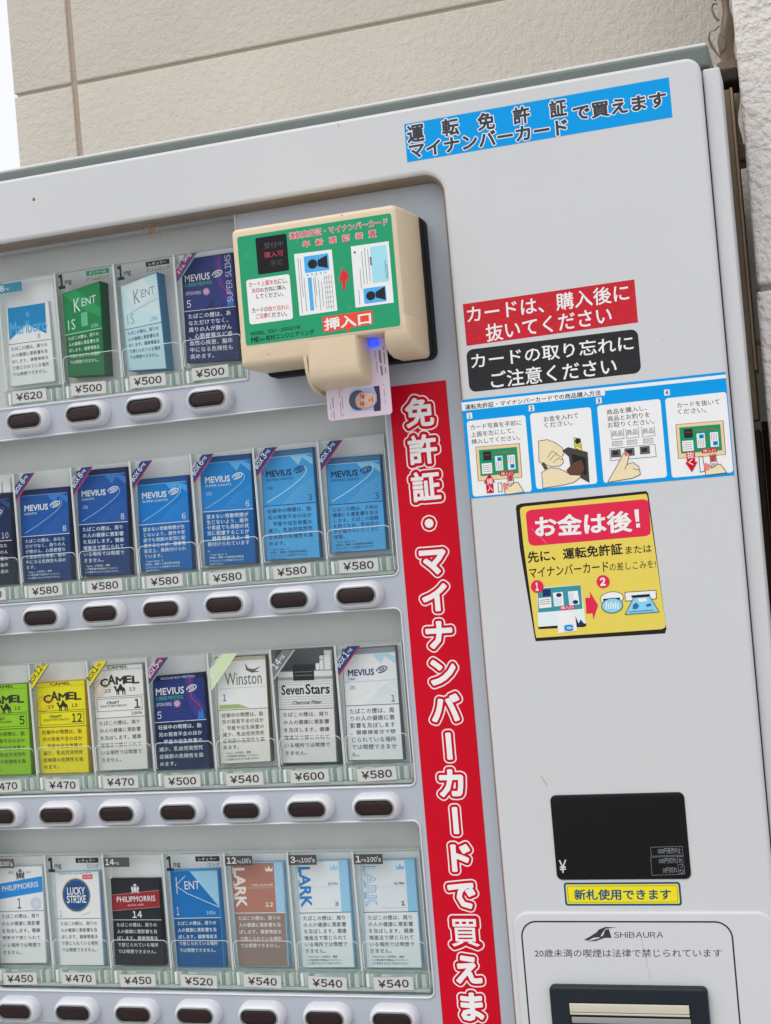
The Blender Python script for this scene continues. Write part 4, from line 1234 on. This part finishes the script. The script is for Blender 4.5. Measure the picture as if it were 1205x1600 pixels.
def kent(p, c1, c2, c3, txt_c, dark, tri):
    b = p.b
    p.base(c1, c1 if tri is None else c2, 37.5, dark, c3, .8)
    b.poly([(W0 - .8, p.H - 1), (W0 - 16, p.H - 1), (8, p.H - 26), (W0 - .8, p.H - 40)], c2 if tri is None else tri, 1)
    b.line([(17, p.H - 18), (6, p.H - 26), (24, p.H - 36)], .5, txt_c, 2)
    return b
KG = ink((26, 124, 70))
p = Pack([(-638.0, 1732.9), (-599.2, 1739.2), (-601.7, 1655.5), (-638.5, 1657.8)], 16, 'emerald green slim cigarette pack in the top row, priced 500 yen', H=84)
p.base(KG, ink((24, 108, 62)), 42, ink((176, 206, 188)), ink((16, 84, 52)), .7)
p.b.poly([(1, 83), (18, 83), (47, 60), (47, 52), (20, 66)], ink((40, 146, 88)), 1)
p.b.text('K', (14, 62), (22, 62), (14, 75), ink((206, 226, 214)), 2); p.b.text('ENT', (24, 66), (42, 66), (24, 73), ink((206, 226, 214)), 2)
p.b.poly([(22, 47), (30, 47), (30, 60), (22, 60)], ink((96, 176, 138)), 1)
p.b.text('1S', (5, 46), (14, 46), (5, 56), ink((186, 216, 198)), 2); p.b.text('100s', (34, 44), (43, 44), (34, 47.5), ink((186, 216, 198)), 2)
p.warn(1, 10, ink((206, 222, 212))); finish(p, 0, 1, WCARD, ('mg', 'メンソール', ink((36, 128, 90)), 'スリムロング'))
p = Pack([(-579.8, 1732.0), (-543.0, 1739.6), (-541.2, 1653.7), (-578.4, 1656.2)], 16, 'pale icy blue slim cigarette pack in the top row, priced 500 yen', H=85)
PB = ink((176, 206, 226))
p.base(ink((186, 212, 228)), PB, 41, ink((70, 110, 140)), ink((70, 134, 176)), .7)
p.b.poly([(1, 84), (30, 84), (46, 68), (18, 58)], ink((206, 226, 238)), 1); p.b.poly([(18, 57), (46, 62), (46, 48)], ink((196, 220, 234)), 1)
p.b.text('K', (16, 63), (24, 63), (16, 76), ink((110, 140, 160)), 2); p.b.text('ENT', (26, 67), (43, 67), (26, 74), ink((110, 140, 160)), 2)
p.b.line([(8, 55), (20, 58), (46, 62)], .5, ink((130, 160, 180)), 2)
p.b.text('1S', (5, 45), (14, 45), (5, 55), ink((140, 166, 186)), 2); p.b.text('100s', (34, 44), (43, 44), (34, 47.5), ink((90, 130, 160)), 2)
p.warn(1, 10, ink((60, 76, 92))); finish(p, 0, 2, WCARD, ('mg', 'レギュラー', BLACKI, 'スリムロング'))

def fseries(p, n, wide=True, slims=False):
    b, H = p.b, p.H
    s = p.sep
    h0 = s + (24 if not slims else 26)
    for k in range(1, 8): b.line(ellipse(22, s + 15.5, k * 2.6, k * 2.4, 22), .22, ink((84, 74, 140)), 1)
    b.poly([(30, H - 1), (38, H - 1), (38, s + 22), (45, s + 14), (46, s + 1), (41, s + 1), (33, s + 12)], ink((60, 54, 126)), 1.5)
    b.line([(35, H - 2), (35, s + 20), (43, s + 12), (44, s + 2)], .8, ink((150, 52, 110)), 2)
    b.poly([(40, s + 1), (46, s + 1), (45, s + 10), (43, s + 6), (41.5, s + 9)], ink((40, 110, 190)), 3)
    wd = 26 if not slims else 23
    b.text('MEVIUS', (3, h0), (3 + wd, h0), (3, h0 + 6), WHITE, 4, .012)
    for rx_, rz_, wl in ((4.6, 2.4, .8), (2.2, 1.0, .7)): b.line(ellipse(3 + wd + 7, h0 + 4, rx_, rz_, 18, 18, -140, 175), wl, WHITE, 4)
    b.text('E-SERIES MENTHOL', (3, h0 - 4.4), (28, h0 - 4.4), (3, h0 - 1.4), ink((60, 170, 130)), 4, .01)
    b.text('OPTION PURPLE', (3, s + 14), (17, s + 14), (3, s + 17), ink((206, 206, 220)), 4)
    for k in range(10):
        a_ = k * math.pi / 5
        b.line([(22 + .8 * math.cos(a_), s + 15.5 + .8 * math.sin(a_)), (22 + 3 * math.cos(a_), s + 15.5 + 3 * math.sin(a_))], .8, ink((226, 170, 200)), 5)
    b.text('5', (3.4, s + 3), (7.2, s + 3), (3.4, s + 9.5), WHITE, 4)
DN = ink((32, 44, 92))
p = Pack([(-520.6, 1747.6), (-471.4, 1747.4), (-471.2, 1653.4), (-521.6, 1656.5)], 7, 'dark navy and purple slim cigarette pack beside the card reader, priced 500 yen')
p.base(ink((40, 52, 110)), DN, 46, ink((196, 200, 216)), ink((30, 34, 70)))
fseries(p, 5, slims=True)
p.b.text('SUPER SLIMS', (46, 50), (46, 91), (40.5, 50), ink((190, 186, 214)), 5, .004)
p.warn(2, 8, ink((206, 210, 222))); finish(p, 0, 3, WCARD, ('flag', FL_PUR, [('スーパー', 1, 5.2, 13, 3.0), ('スリム', 4, 1.4, 10, 3.2), ('5mg', 16, 1.6, 9, 5)], 1.0))

# ---- second row
NB = ink((24, 34, 66))
BOXF = lambda n, lng=True: ('flag', FL_NAVY, ([('LONG', 4, 6.2, 8, 2.4)] if lng else []) + [('BOX', 3, 1.6, 9.4, 4.0), (n, 13.8, 1.4, 3.4 * len(n), 5.4), ('mg', 18 + 2.6 * (len(n) - 1), 1.6, 4.4, 2.8)], 1.0)
p = Pack([(-760.5, 1560.5), (-709.5, 1560.0), (-711.0, 1476.5), (-762, 1477)], 7, 'near-black soft cigarette pack with cigarettes sticking out, cut by the left edge of the photo')
p.base(ink((20, 34, 66)), ink((20, 26, 48)), 40, WHITE, NB)
mevius(p, ink((190, 198, 212)), '10', 'ORIGINAL', NB, ink((70, 100, 160)), ink((36, 66, 120)), p.sep + 22)
for k in range(3):
    xx = 22 + k * 9
    p.b.rbox(xx, xx + 8, p.H, p.H + 8 + k * 3, p.d - 6, p.d - 1, WHITE, 1, 1)
p.warn(2, 10, ink((196, 200, 210))); finish(p, 1, -1, GREYCARD, BOXF('10', False))
DB8 = ink((22, 78, 152)); SW = ink((126, 168, 220))
LOG = ink((206, 214, 228)); DTX = ink((30, 44, 80))
def row2(i, quad, label, top, low, side, logo, num, sub, band, sweep, lines, key, n, txt, small, lng, sep):
    p = Pack(quad, 7, label)
    p.base(top, low, sep, logo if logo is LOG else DTX, side)
    mevius(p, logo, num, sub, band, sweep, lines, p.sep + (23 if p.H < 90 else 25))
    if lng: p.b.text('100s', (5, p.sep + 14), (10, p.sep + 14), (5, p.sep + 17), logo, 3)
    p.warn(key, n, txt, small)
    finish(p, 1, i, GREYCARD, BOXF(num, lng))
LOW8 = ink((18, 50, 104)); BAND = ink((20, 40, 84))
row2(0, [(-699.9, 1561.0), (-649.4, 1560.3), (-651.5, 1476.0), (-702.0, 1476.7)], 'short dark blue cigarette pack in the second row, leftmost one showing the number 8', DB8, LOW8, NB, LOG, '8', 'LIGHTS', BAND, SW, ink((54, 112, 186)), 2, 10, ink((190, 206, 232)), 'lights', False, 42)
row2(1, [(-640.3, 1573.2), (-590.3, 1572.5), (-592.6, 1476.5), (-642.7, 1478.0)], 'tall dark blue cigarette pack showing the number 8, the taller one of that colour', DB8, ink((20, 50, 106)), NB, LOG, '8', 'LIGHTS', BAND, SW, ink((54, 112, 186)), 1, 9, ink((200, 212, 234)), 'lights', True, 47)
B6 = ink((8, 112, 186)); L6 = ink((6, 92, 160)); SW6 = ink((130, 190, 232))
row2(2, [(-580.6, 1559.9), (-531.4, 1559.7), (-532.2, 1477.0), (-582.5, 1477.6)], 'short bright blue cigarette pack showing the number 6 with white writing', B6, L6, ink((16, 66, 120)), LOG, '6', 'SUPER LIGHTS', ink((24, 74, 128)), SW6, ink((70, 150, 212)), 4, 10, ink((206, 222, 240)), 'super lights', False, 42)
row2(3, [(-518.7, 1573.4), (-469.9, 1572.5), (-472.0, 1477.6), (-520.4, 1479.0)], 'tall bright blue cigarette pack showing the number 6 with white writing', ink((20, 120, 190)), ink((8, 88, 156)), ink((18, 68, 120)), LOG, '6', 'SUPER LIGHTS', ink((28, 78, 130)), SW6, ink((84, 160, 214)), 4, 9, ink((200, 220, 238)), 'super lights', True, 47)
B3 = ink((60, 146, 204)); L3 = ink((78, 158, 212)); SW3 = ink((190, 220, 240))
row2(4, [(-461.3, 1572.4), (-412.9, 1572.4), (-413.0, 1477.8), (-463.1, 1479.0)], 'tall light blue cigarette pack showing the number 3 with dark writing', B3, L3, ink((50, 104, 150)), DTX, '3', 'EXTRA LIGHTS', ink((64, 108, 148)), SW3, ink((130, 186, 222)), 3, 9, ink((36, 58, 96)), 'extra lights', True, 47)
row2(5, [(-402.2, 1561.3), (-353.2, 1560.4), (-353.6, 1480.1), (-403.6, 1480.6)], 'short light blue cigarette pack showing the number 3, rightmost of the second row', B3, L3, ink((50, 104, 150)), DTX, '3', 'EXTRA LIGHTS', ink((64, 108, 148)), SW3, ink((130, 186, 222)), 5, 10, ink((36, 58, 96)), 'extra lights', False, 41)

# ---- third row
BK = ink((44, 42, 40))
def cflag(a, n): return ('flag', FL_YEL, [(a, 2, 1.6, 10.5, 4.6), (n, 13.2, 1.5, 4.2 * len(n), 6), ('mg', 13.8 + 4.4 * len(n), 1.6, 4.0, 2.8)], .95)
p = Pack([(-757.5, 1385.2), (-708.0, 1385.7), (-709.3, 1302.5), (-759.1, 1302.8)], 7, 'lime green cigarette pack at the left end of the third row')
p.base(ink((140, 190, 40)), ink((134, 182, 36)), 42, BK, ink((96, 136, 30)))
camel(p, BK, '5', ('CRAFT', 'CLASSIC MENTHOL BERRY'), ink((176, 208, 80)), ink((90, 130, 30))); p.warn(3, 9, ink((52, 76, 30))); finish(p, 2, -1, WCARD, cflag('BOX', '5'))
p = Pack([(-699.0, 1385.2), (-649.0, 1385.7), (-650.3, 1302.5), (-700.1, 1302.8)], 7, 'yellow cigarette pack showing the number 12, priced 470 yen')
p.base(ink((244, 206, 30)), ink((238, 200, 34)), 42, BK, ink((190, 150, 30)))
camel(p, BK, '12', ('CRAFT', 'BLEND OF FINE TOBACCOS'), ink((226, 120, 50)), ink((180, 140, 20))); p.warn(3, 9, ink((84, 70, 30))); finish(p, 2, 0, WCARD, cflag('BOX', '12'))
p = Pack([(-640.3, 1396.9), (-590.1, 1397.5), (-591.3, 1303.9), (-641.1, 1303.3)], 7, 'off-white cigarette pack with black lettering showing the number 1, priced 470 yen')
p.base(ink((216, 214, 210)), ink((206, 204, 200)), 47, GREYI, ink((150, 148, 144)))
camel(p, BK, '1', ('CRAFT', 'BLEND OF FINE TOBACCOS'), ink((226, 150, 110)), GREYI, True); p.warn(1, 9, ink((86, 86, 88))); finish(p, 2, 1, WCARD, cflag('BOX', '1'))
p = Pack([(-581.5, 1385.0), (-531.5, 1386.5), (-531.5, 1302.1), (-584.0, 1301.6)], 7, 'dark navy and purple cigarette pack in the third row, priced 500 yen')
p.base(ink((30, 48, 112)), ink((24, 38, 76)), 43, ink((206, 210, 222)), ink((24, 34, 70)))
p.b.rect(.7, W0 - .7, p.H - 4.6, p.H - .7, ink((24, 32, 66)), 1); p.b.text('REGULAR BOX MENTHOL', (8, p.H - 3.6), (40, p.H - 3.6), (8, p.H - 1.6), ink((180, 190, 214)), 2)
fseries(p, 5); p.warn(3, 9, ink((206, 212, 224))); finish(p, 2, 2, GREYCARD, ('flag', FL_PUR, [('MENTHOL', 3, 6.0, 12, 2.2), ('BOX', 3, 1.6, 9.4, 4.0), ('5', 13.6, 1.4, 4, 5.6), ('mg', 18.2, 1.6, 4.6, 2.8)], 1.0))
p = Pack([(-519.8, 1398.7), (-471.8, 1398.5), (-473.6, 1306.6), (-521.7, 1305.7)], 7, 'white cigarette pack with a grey eagle and a pale green corner ribbon, priced 540 yen')
p.base(ink((222, 222, 214)), ink((210, 208, 202)), 46.5, GREYI, ink((118, 112, 92)))
p.b.text('Winston', (8.5, p.sep + 21), (43, p.sep + 21), (8.5, p.sep + 32), ink((104, 102, 94)), 2, .0)
p.b.poly([(28, p.sep + 40), (31, p.sep + 35), (36, p.sep + 34), (43, p.sep + 36.4), (37, p.sep + 32.6), (42, p.sep + 31.6), (34, p.sep + 31), (29, p.sep + 33.5)], ink((96, 92, 84)), 2)
p.b.line([(3, p.sep + 18.6), (46, p.sep + 18.6)], .35, ink((170, 168, 160)), 1)
p.b.text('1', (6, p.sep + 8), (8.6, p.sep + 8), (6, p.sep + 13.5), ink((50, 90, 180)), 2, .02)
p.b.poly([(2, p.sep + 1), (30, p.sep + 1), (20, p.sep + 4.6), (2, p.sep + 4.6)], ink((150, 168, 110)), 1)
p.b.rect(.7, W0 - .7, p.H - 4, p.H - .7, ink((176, 174, 156)), 1)
p.warn(3, 9, ink((86, 84, 84)), 'caster'); finish(p, 2, 3, WCARD, ('flag', FL_GRN, [('LONG', 4, 6.0, 8, 2.6), ('1mg', 12, 5.0, 8, 4), ('BOX', 4, 1.6, 9.4, 4.0)], 1.25))
p = Pack([(-462.8, 1383.6), (-411.6, 1382.6), (-413.6, 1304.2), (-464.9, 1304.7)], 7, 'grey dotted soft cigarette pack with cigarettes sticking out, priced 600 yen')
p.base(ink((206, 206, 206)), ink((206, 204, 202)), 46, ink((60, 60, 62)), ink((120, 120, 122)))
DOT = ink((134, 134, 138))
for a_ in range(26):
    for c_ in range(13):
        if 11 < c_ * 2.1 + 2 < 20 and 3 < a_ * 1.8 < 44: continue
        p.b.rect(1.5 + a_ * 1.78, 2.3 + a_ * 1.78, p.sep + 1.6 + c_ * 2.1, p.sep + 2.4 + c_ * 2.1, DOT, .5)
p.b.text('Seven', (3.5, p.sep + 12.5), (22.5, p.sep + 12.5), (3.5, p.sep + 20.5), BK, 2, .022); p.b.text('Stars', (24.2, p.sep + 12.5), (44.5, p.sep + 12.5), (24.2, p.sep + 20.8), BK, 2, .022)
p.b.text('Charcoal Filter', (12, p.sep + 4), (37, p.sep + 4), (13, p.sep + 7), BK, 2, .01)
p.b.rect(.7, W0 - .7, p.H - 8.0, p.H - 5.6, ink((150, 150, 152)), 1)
p.b.rect(14, 32, p.H - 8.5, p.H + 5, ink((40, 40, 44)), 2)
for k in range(9): p.b.rect(16 + k * 1.7, 16.8 + k * 1.7, p.H - 4.5, p.H - 3.8, ink((150, 150, 150)), 3); p.b.rect(16 + k * 1.7, 16.8 + k * 1.7, p.H - 1.5, p.H - .8, ink((150, 150, 150)), 3)
for xx, hh in ((33, 5.5), (36.6, 12), (40.5, 16.5)):
    p.b.rbox(xx, xx + (3.4 if xx < 40 else 6.2), p.H - 2, p.H + hh, p.d - 5, p.d - .6, WHITE, .5, 1.2)
    p.b.rect(xx + .4, xx + 3.0, p.H + hh - 3.5, p.H + hh - 3.1, GREYI, .5) if xx > 34 else None
p.warn(1, 9, ink((74, 72, 74))); finish(p, 2, 4, ink((88, 92, 96)), ('flag', FL_GRY, [('14', 5, 1.4, 8, 5.6), ('mg', 14, 1.6, 5, 3.0)], 1.0))
p = Pack([(-402.3, 1399.2), (-354.4, 1399.6), (-354.5, 1304.3), (-403.9, 1305.1)], 7, 'white cigarette pack with fine pale blue lines showing the number 1, priced 580 yen')
p.base(ink((222, 230, 236)), ink((212, 214, 218)), 46.5, ink((50, 60, 80)), ink((110, 114, 124)))
mevius(p, ink((40, 62, 110)), '1', 'ONE', ink((140, 144, 152)), ink((200, 220, 232)), ink((166, 200, 222)), p.sep + 25)
p.b.line([(1, p.sep + 20), (W0 - 1, p.sep + 20)], .4, ink((150, 190, 220)), 2); p.b.text('100s', (5, p.sep + 13.6), (10, p.sep + 13.6), (5, p.sep + 17), ink((70, 84, 110)), 3)
p.warn(1, 8, ink((76, 78, 96))); finish(p, 2, 5, WCARD, BOXF('1', True))

# ---- bottom row
def emblem(b, x, z, s, c):
    """small crest with two rearing beasts"""
    b.poly([(x - 1.2 * s, z + 2.4 * s), (x + 1.2 * s, z + 2.4 * s), (x + .9 * s, z + 3.2 * s), (x, z + 4.0 * s), (x - .9 * s, z + 3.2 * s)], c, 3)
    b.poly([(x - 1 * s, z + 2.0 * s), (x + 1 * s, z + 2.0 * s), (x + .8 * s, z - .4 * s), (x, z - 1.4 * s), (x - .8 * s, z - .4 * s)], c, 3.3)
    for g_ in (-1, 1): b.poly([(x + g_ * 1.3 * s, z + 1.6 * s), (x + g_ * 2.2 * s, z + 2.6 * s), (x + g_ * 2.6 * s, z + 1 * s), (x + g_ * 2.1 * s, z - .2 * s), (x + g_ * 2.6 * s, z - 2 * s), (x + g_ * 1.5 * s, z - .8 * s), (x + g_ * 1.1 * s, z - 2.0 * s), (x + g_ * 1.0 * s, z)], c, 3.6)
p = Pack([(-756.9, 1218.0), (-707.9, 1219.1), (-709.8, 1131.0), (-758.9, 1130.0)], 6, 'white cigarette pack with a slanted sky blue band, left end of the bottom row')
p.base(ink((226, 228, 230)), ink((220, 222, 224)), 47.5, GREYI, ink((180, 186, 192)))
BB = ink((36, 132, 204))
p.b.poly([(.8, p.sep + 11), (W0 - .8, p.sep + 17), (W0 - .8, p.sep + 31), (.8, p.sep + 25)], BB, 1)
p.b.text('PHILIPMORRIS', (5.5, p.sep + 18), (43, p.sep + 21.5), (5.4, p.sep + 23), ink((226, 236, 242)), 2, .008)
emblem(p.b, 25, p.sep + 31.5, 1.7, GREYI)
p.b.text('ESTD', (13, p.sep + 34), (18, p.sep + 34), (13, p.sep + 36), GREYI, 2); p.b.text('1847', (31, p.sep + 34), (36, p.sep + 34), (31, p.sep + 36), GREYI, 2)
p.b.text('1', (21, p.sep + 2.5), (24.5, p.sep + 2.5), (21, p.sep + 11.5), BLACKI, 2, .01)
for r_ in (2, 3.6, 5): p.b.line(ellipse(40, p.sep + 6.4, r_, r_, 16), .6, ink((150, 180, 214)), 2)
p.warn(1, 9, ink((84, 88, 92))); finish(p, 3, -1, WCARD, ('box', '1', "100's", ink((84, 82, 80)), 27))
p = Pack([(-696.4, 1212.8), (-650.6, 1213.7), (-651.3, 1129.5), (-696.6, 1129.0)], 6, 'white cigarette pack with a round dark blue emblem, priced 470 yen')
p.base(ink((224, 226, 228)), ink((218, 220, 222)), 42, GREYI, ink((150, 176, 200)))
p.b.poly(ellipse(22.5, p.sep + 21, 15.4, 15.4, 36), ink((176, 168, 110)), 1); p.b.poly(ellipse(22.5, p.sep + 21, 14.4, 14.4, 36), ink((30, 70, 124)), 2)
p.b.line(ellipse(22.5, p.sep + 21, 13.2, 13.2, 36), .3, ink((90, 130, 170)), 3, True)
p.b.text('LUCKY', (13.2, p.sep + 21.6), (31.8, p.sep + 21.6), (13.2, p.sep + 28), WHITE, 4, .03); p.b.text('STRIKE', (12.2, p.sep + 14.2), (32.8, p.sep + 14.2), (12.2, p.sep + 20.6), WHITE, 4, .03)
p.b.rect(30, 41, p.sep + 35, p.sep + 39, ink((200, 60, 60)), 1); p.b.text('FILTERS', (31, p.sep + 36), (40, p.sep + 36), (31, p.sep + 38), WHITE, 2)
p.b.text('EXPAN QUALITY', (5, p.H - 2.6), (40, p.H - 2.6), (5, p.H - .9), ink((60, 80, 110)), 2)
p.b.text('1', (4, p.sep + 2), (5.8, p.sep + 2), (4, p.sep + 7.5), ink((70, 84, 110)), 2); p.b.line([(27, p.sep + 3), (36, p.sep + 5)], 1.0, ink((190, 190, 184)), 2)
p.warn(1, 10, ink((84, 86, 90))); finish(p, 3, 0, WCARD, ('mg', 'レギュラー', BLACKI, 'ロング'))
p = Pack([(-639.6, 1206.3), (-591.2, 1206.4), (-590.9, 1130.2), (-640.3, 1130.2)], 6, 'black cigarette pack with a slanted dark red band, priced 450 yen')
p.base(ink((36, 36, 44)), ink((32, 34, 42)), 40, ink((196, 196, 200)), ink((26, 26, 30)))
p.b.poly([(.8, p.sep + 8), (W0 - .8, p.sep + 11.5), (W0 - .8, p.sep + 26), (.8, p.sep + 22)], ink((140, 40, 46)), 1)
p.b.line([(.8, p.sep + 8), (W0 - .8, p.sep + 11.5)], .3, ink((190, 150, 140)), 2); p.b.line([(.8, p.sep + 22), (W0 - .8, p.sep + 26)], .3, ink((190, 150, 140)), 2)
p.b.text('PHILIPMORRIS', (5.5, p.sep + 15.6), (43, p.sep + 16.6), (5.4, p.sep + 20.4), ink((220, 214, 214)), 2, .008)
p.b.text('BLACK LABEL', (16, p.sep + 12), (32, p.sep + 12.8), (16, p.sep + 13.6), ink((210, 190, 190)), 2)
p.b.text('14', (20, p.sep + 2), (29, p.sep + 2), (20, p.sep + 7.6), ink((224, 224, 226)), 2, .02)
emblem(p.b, 24, p.sep + 26, 1.5, ink((206, 206, 210)))
p.warn(1, 10, ink((200, 202, 210))); finish(p, 3, 1, WCARD, ('box', '14', '', ink((78, 76, 76)), 26))
p = Pack([(-580.4, 1212.9), (-533.9, 1214.1), (-533.8, 1129.1), (-579.2, 1128.6)], 8, 'deep blue cigarette pack with a pale slanted corner, priced 520 yen')
p.base(ink((20, 104, 170)), ink((26, 82, 136)), 43, ink((200, 216, 228)), ink((60, 136, 190)))
p.b.poly([(20, p.H - 1), (W0 - .8, p.H - 1), (W0 - .8, p.sep + 9)], ink((140, 184, 206)), 1)
p.b.line([(15, p.H - 5), (5, p.H - 13), (16, p.H - 20), (W0 - 1, p.sep + 9)], .5, ink((206, 222, 232)), 2); p.b.line([(6, p.H - 6), (6, p.H - 20)], .7, ink((206, 222, 232)), 2)
p.b.text('ENT', (14, p.H - 16.5), (29, p.H - 16.5), (14, p.H - 9.5), ink((214, 228, 236)), 3)
p.b.text('1', (4, p.sep + 3), (6.4, p.sep + 3), (4, p.sep + 10), ink((214, 228, 236)), 2); p.b.text('100s', (34, p.sep + 3), (43, p.sep + 3), (34, p.sep + 6), ink((190, 210, 226)), 2)
p.warn(1, 10, ink((206, 220, 232))); finish(p, 3, 2, WCARD, ('mg', 'レギュラー', BLACKI, 'ロング'))
def lark(i, quad, label, top, low, logo, out, sub, num, txt, sepc, key, n, small, crown, mgn, stripe):
    p = Pack(quad, 7, label)
    p.base(top, low, 46.5, sepc, ink((150, 190, 216)))
    b = p.b
    b.rect(W0 - 8.5, W0 - .8, 46.8, p.H - .8, stripe, 1)
    if out:
        b.text('LARK', (3.2, p.H - 5), (3.2, 52), (12.6, p.H - 5), logo, 2, .03); b.text('LARK', (3.6, p.H - 5.4), (3.6, 52.4), (12.2, p.H - 5.4), top, 3, -.006)
    else: b.text('LARK', (3.2, p.H - 5), (3.2, 52), (12.6, p.H - 5), logo, 2, .03)
    for zz in (p.H - 4, p.H - 16, p.H - 27): b.line([(2.2, zz), (2.2, zz - 5)], .8, logo, 2.2)
    b.poly([(32, p.H - 8), (38, p.H - 8), (38.6, p.H - 4), (36.6, p.H - 6.6), (35, p.H - 3), (33.4, p.H - 6.6), (31.4, p.H - 4)], crown, 2)
    b.text(sub, (37.5 - 1.7 * len(sub), p.H - 20.5), (37.8, p.H - 20.5), (37.5 - 1.7 * len(sub), p.H - 18.6), logo if not out else DTX, 2, .02)
    b.line([(1, p.H - 22), (W0 - 9, p.H - 22)], .3, ink((180, 184, 188)), 1)
    b.text(num, (37.6 - 4.2 * len(num), 52), (37.6, 52), (37.6 - 4.2 * len(num), 55.4), logo if not out else DTX, 2, .03)
    b.line([(16, 50), (38, 50)], .25, ink((150, 150, 150)), 1)
    p.warn(key, n, txt, small)
    finish(p, 3, i, WCARD, ('box', mgn, "100's", ink((72, 70, 70)), 26))
lark(3, [(-521.9, 1219.6), (-472.0, 1219.9), (-473.5, 1130.1), (-520.6, 1129.5)], 'reddish brown cigarette pack showing the number 12, priced 540 yen', ink((164, 112, 98)), ink((136, 116, 110)), ink((226, 210, 204)), False, 'FULL FLAVOR', '12', ink((222, 214, 210)), ink((226, 220, 216)), 1, 10, None, ink((226, 210, 204)), '12', ink((150, 186, 210)))
lark(4, [(-460.5, 1219.7), (-412.9, 1220.8), (-413.6, 1130.5), (-461.3, 1129.6)], 'white cigarette pack with solid blue upright lettering and number 3, bottom row', ink((208, 212, 214)), ink((206, 212, 214)), ink((40, 120, 184)), False, 'EXTRA', '3', ink((84, 88, 90)), BLACKI, 1, 9, 'SMOOTH', ink((150, 190, 216)), '3', ink((140, 186, 214)))
lark(5, [(-401.6, 1219.9), (-353.9, 1220.6), (-354.0, 1130.8), (-403.0, 1130.3)], 'white cigarette pack with hollow pale blue upright lettering, rightmost of the bottom row', ink((204, 208, 212)), ink((206, 212, 214)), ink((110, 170, 206)), True, 'ULTRA', '1', ink((84, 88, 90)), BLACKI, 1, 9, 'SMOOTH', ink((110, 170, 206)), '1', ink((130, 180, 210)))
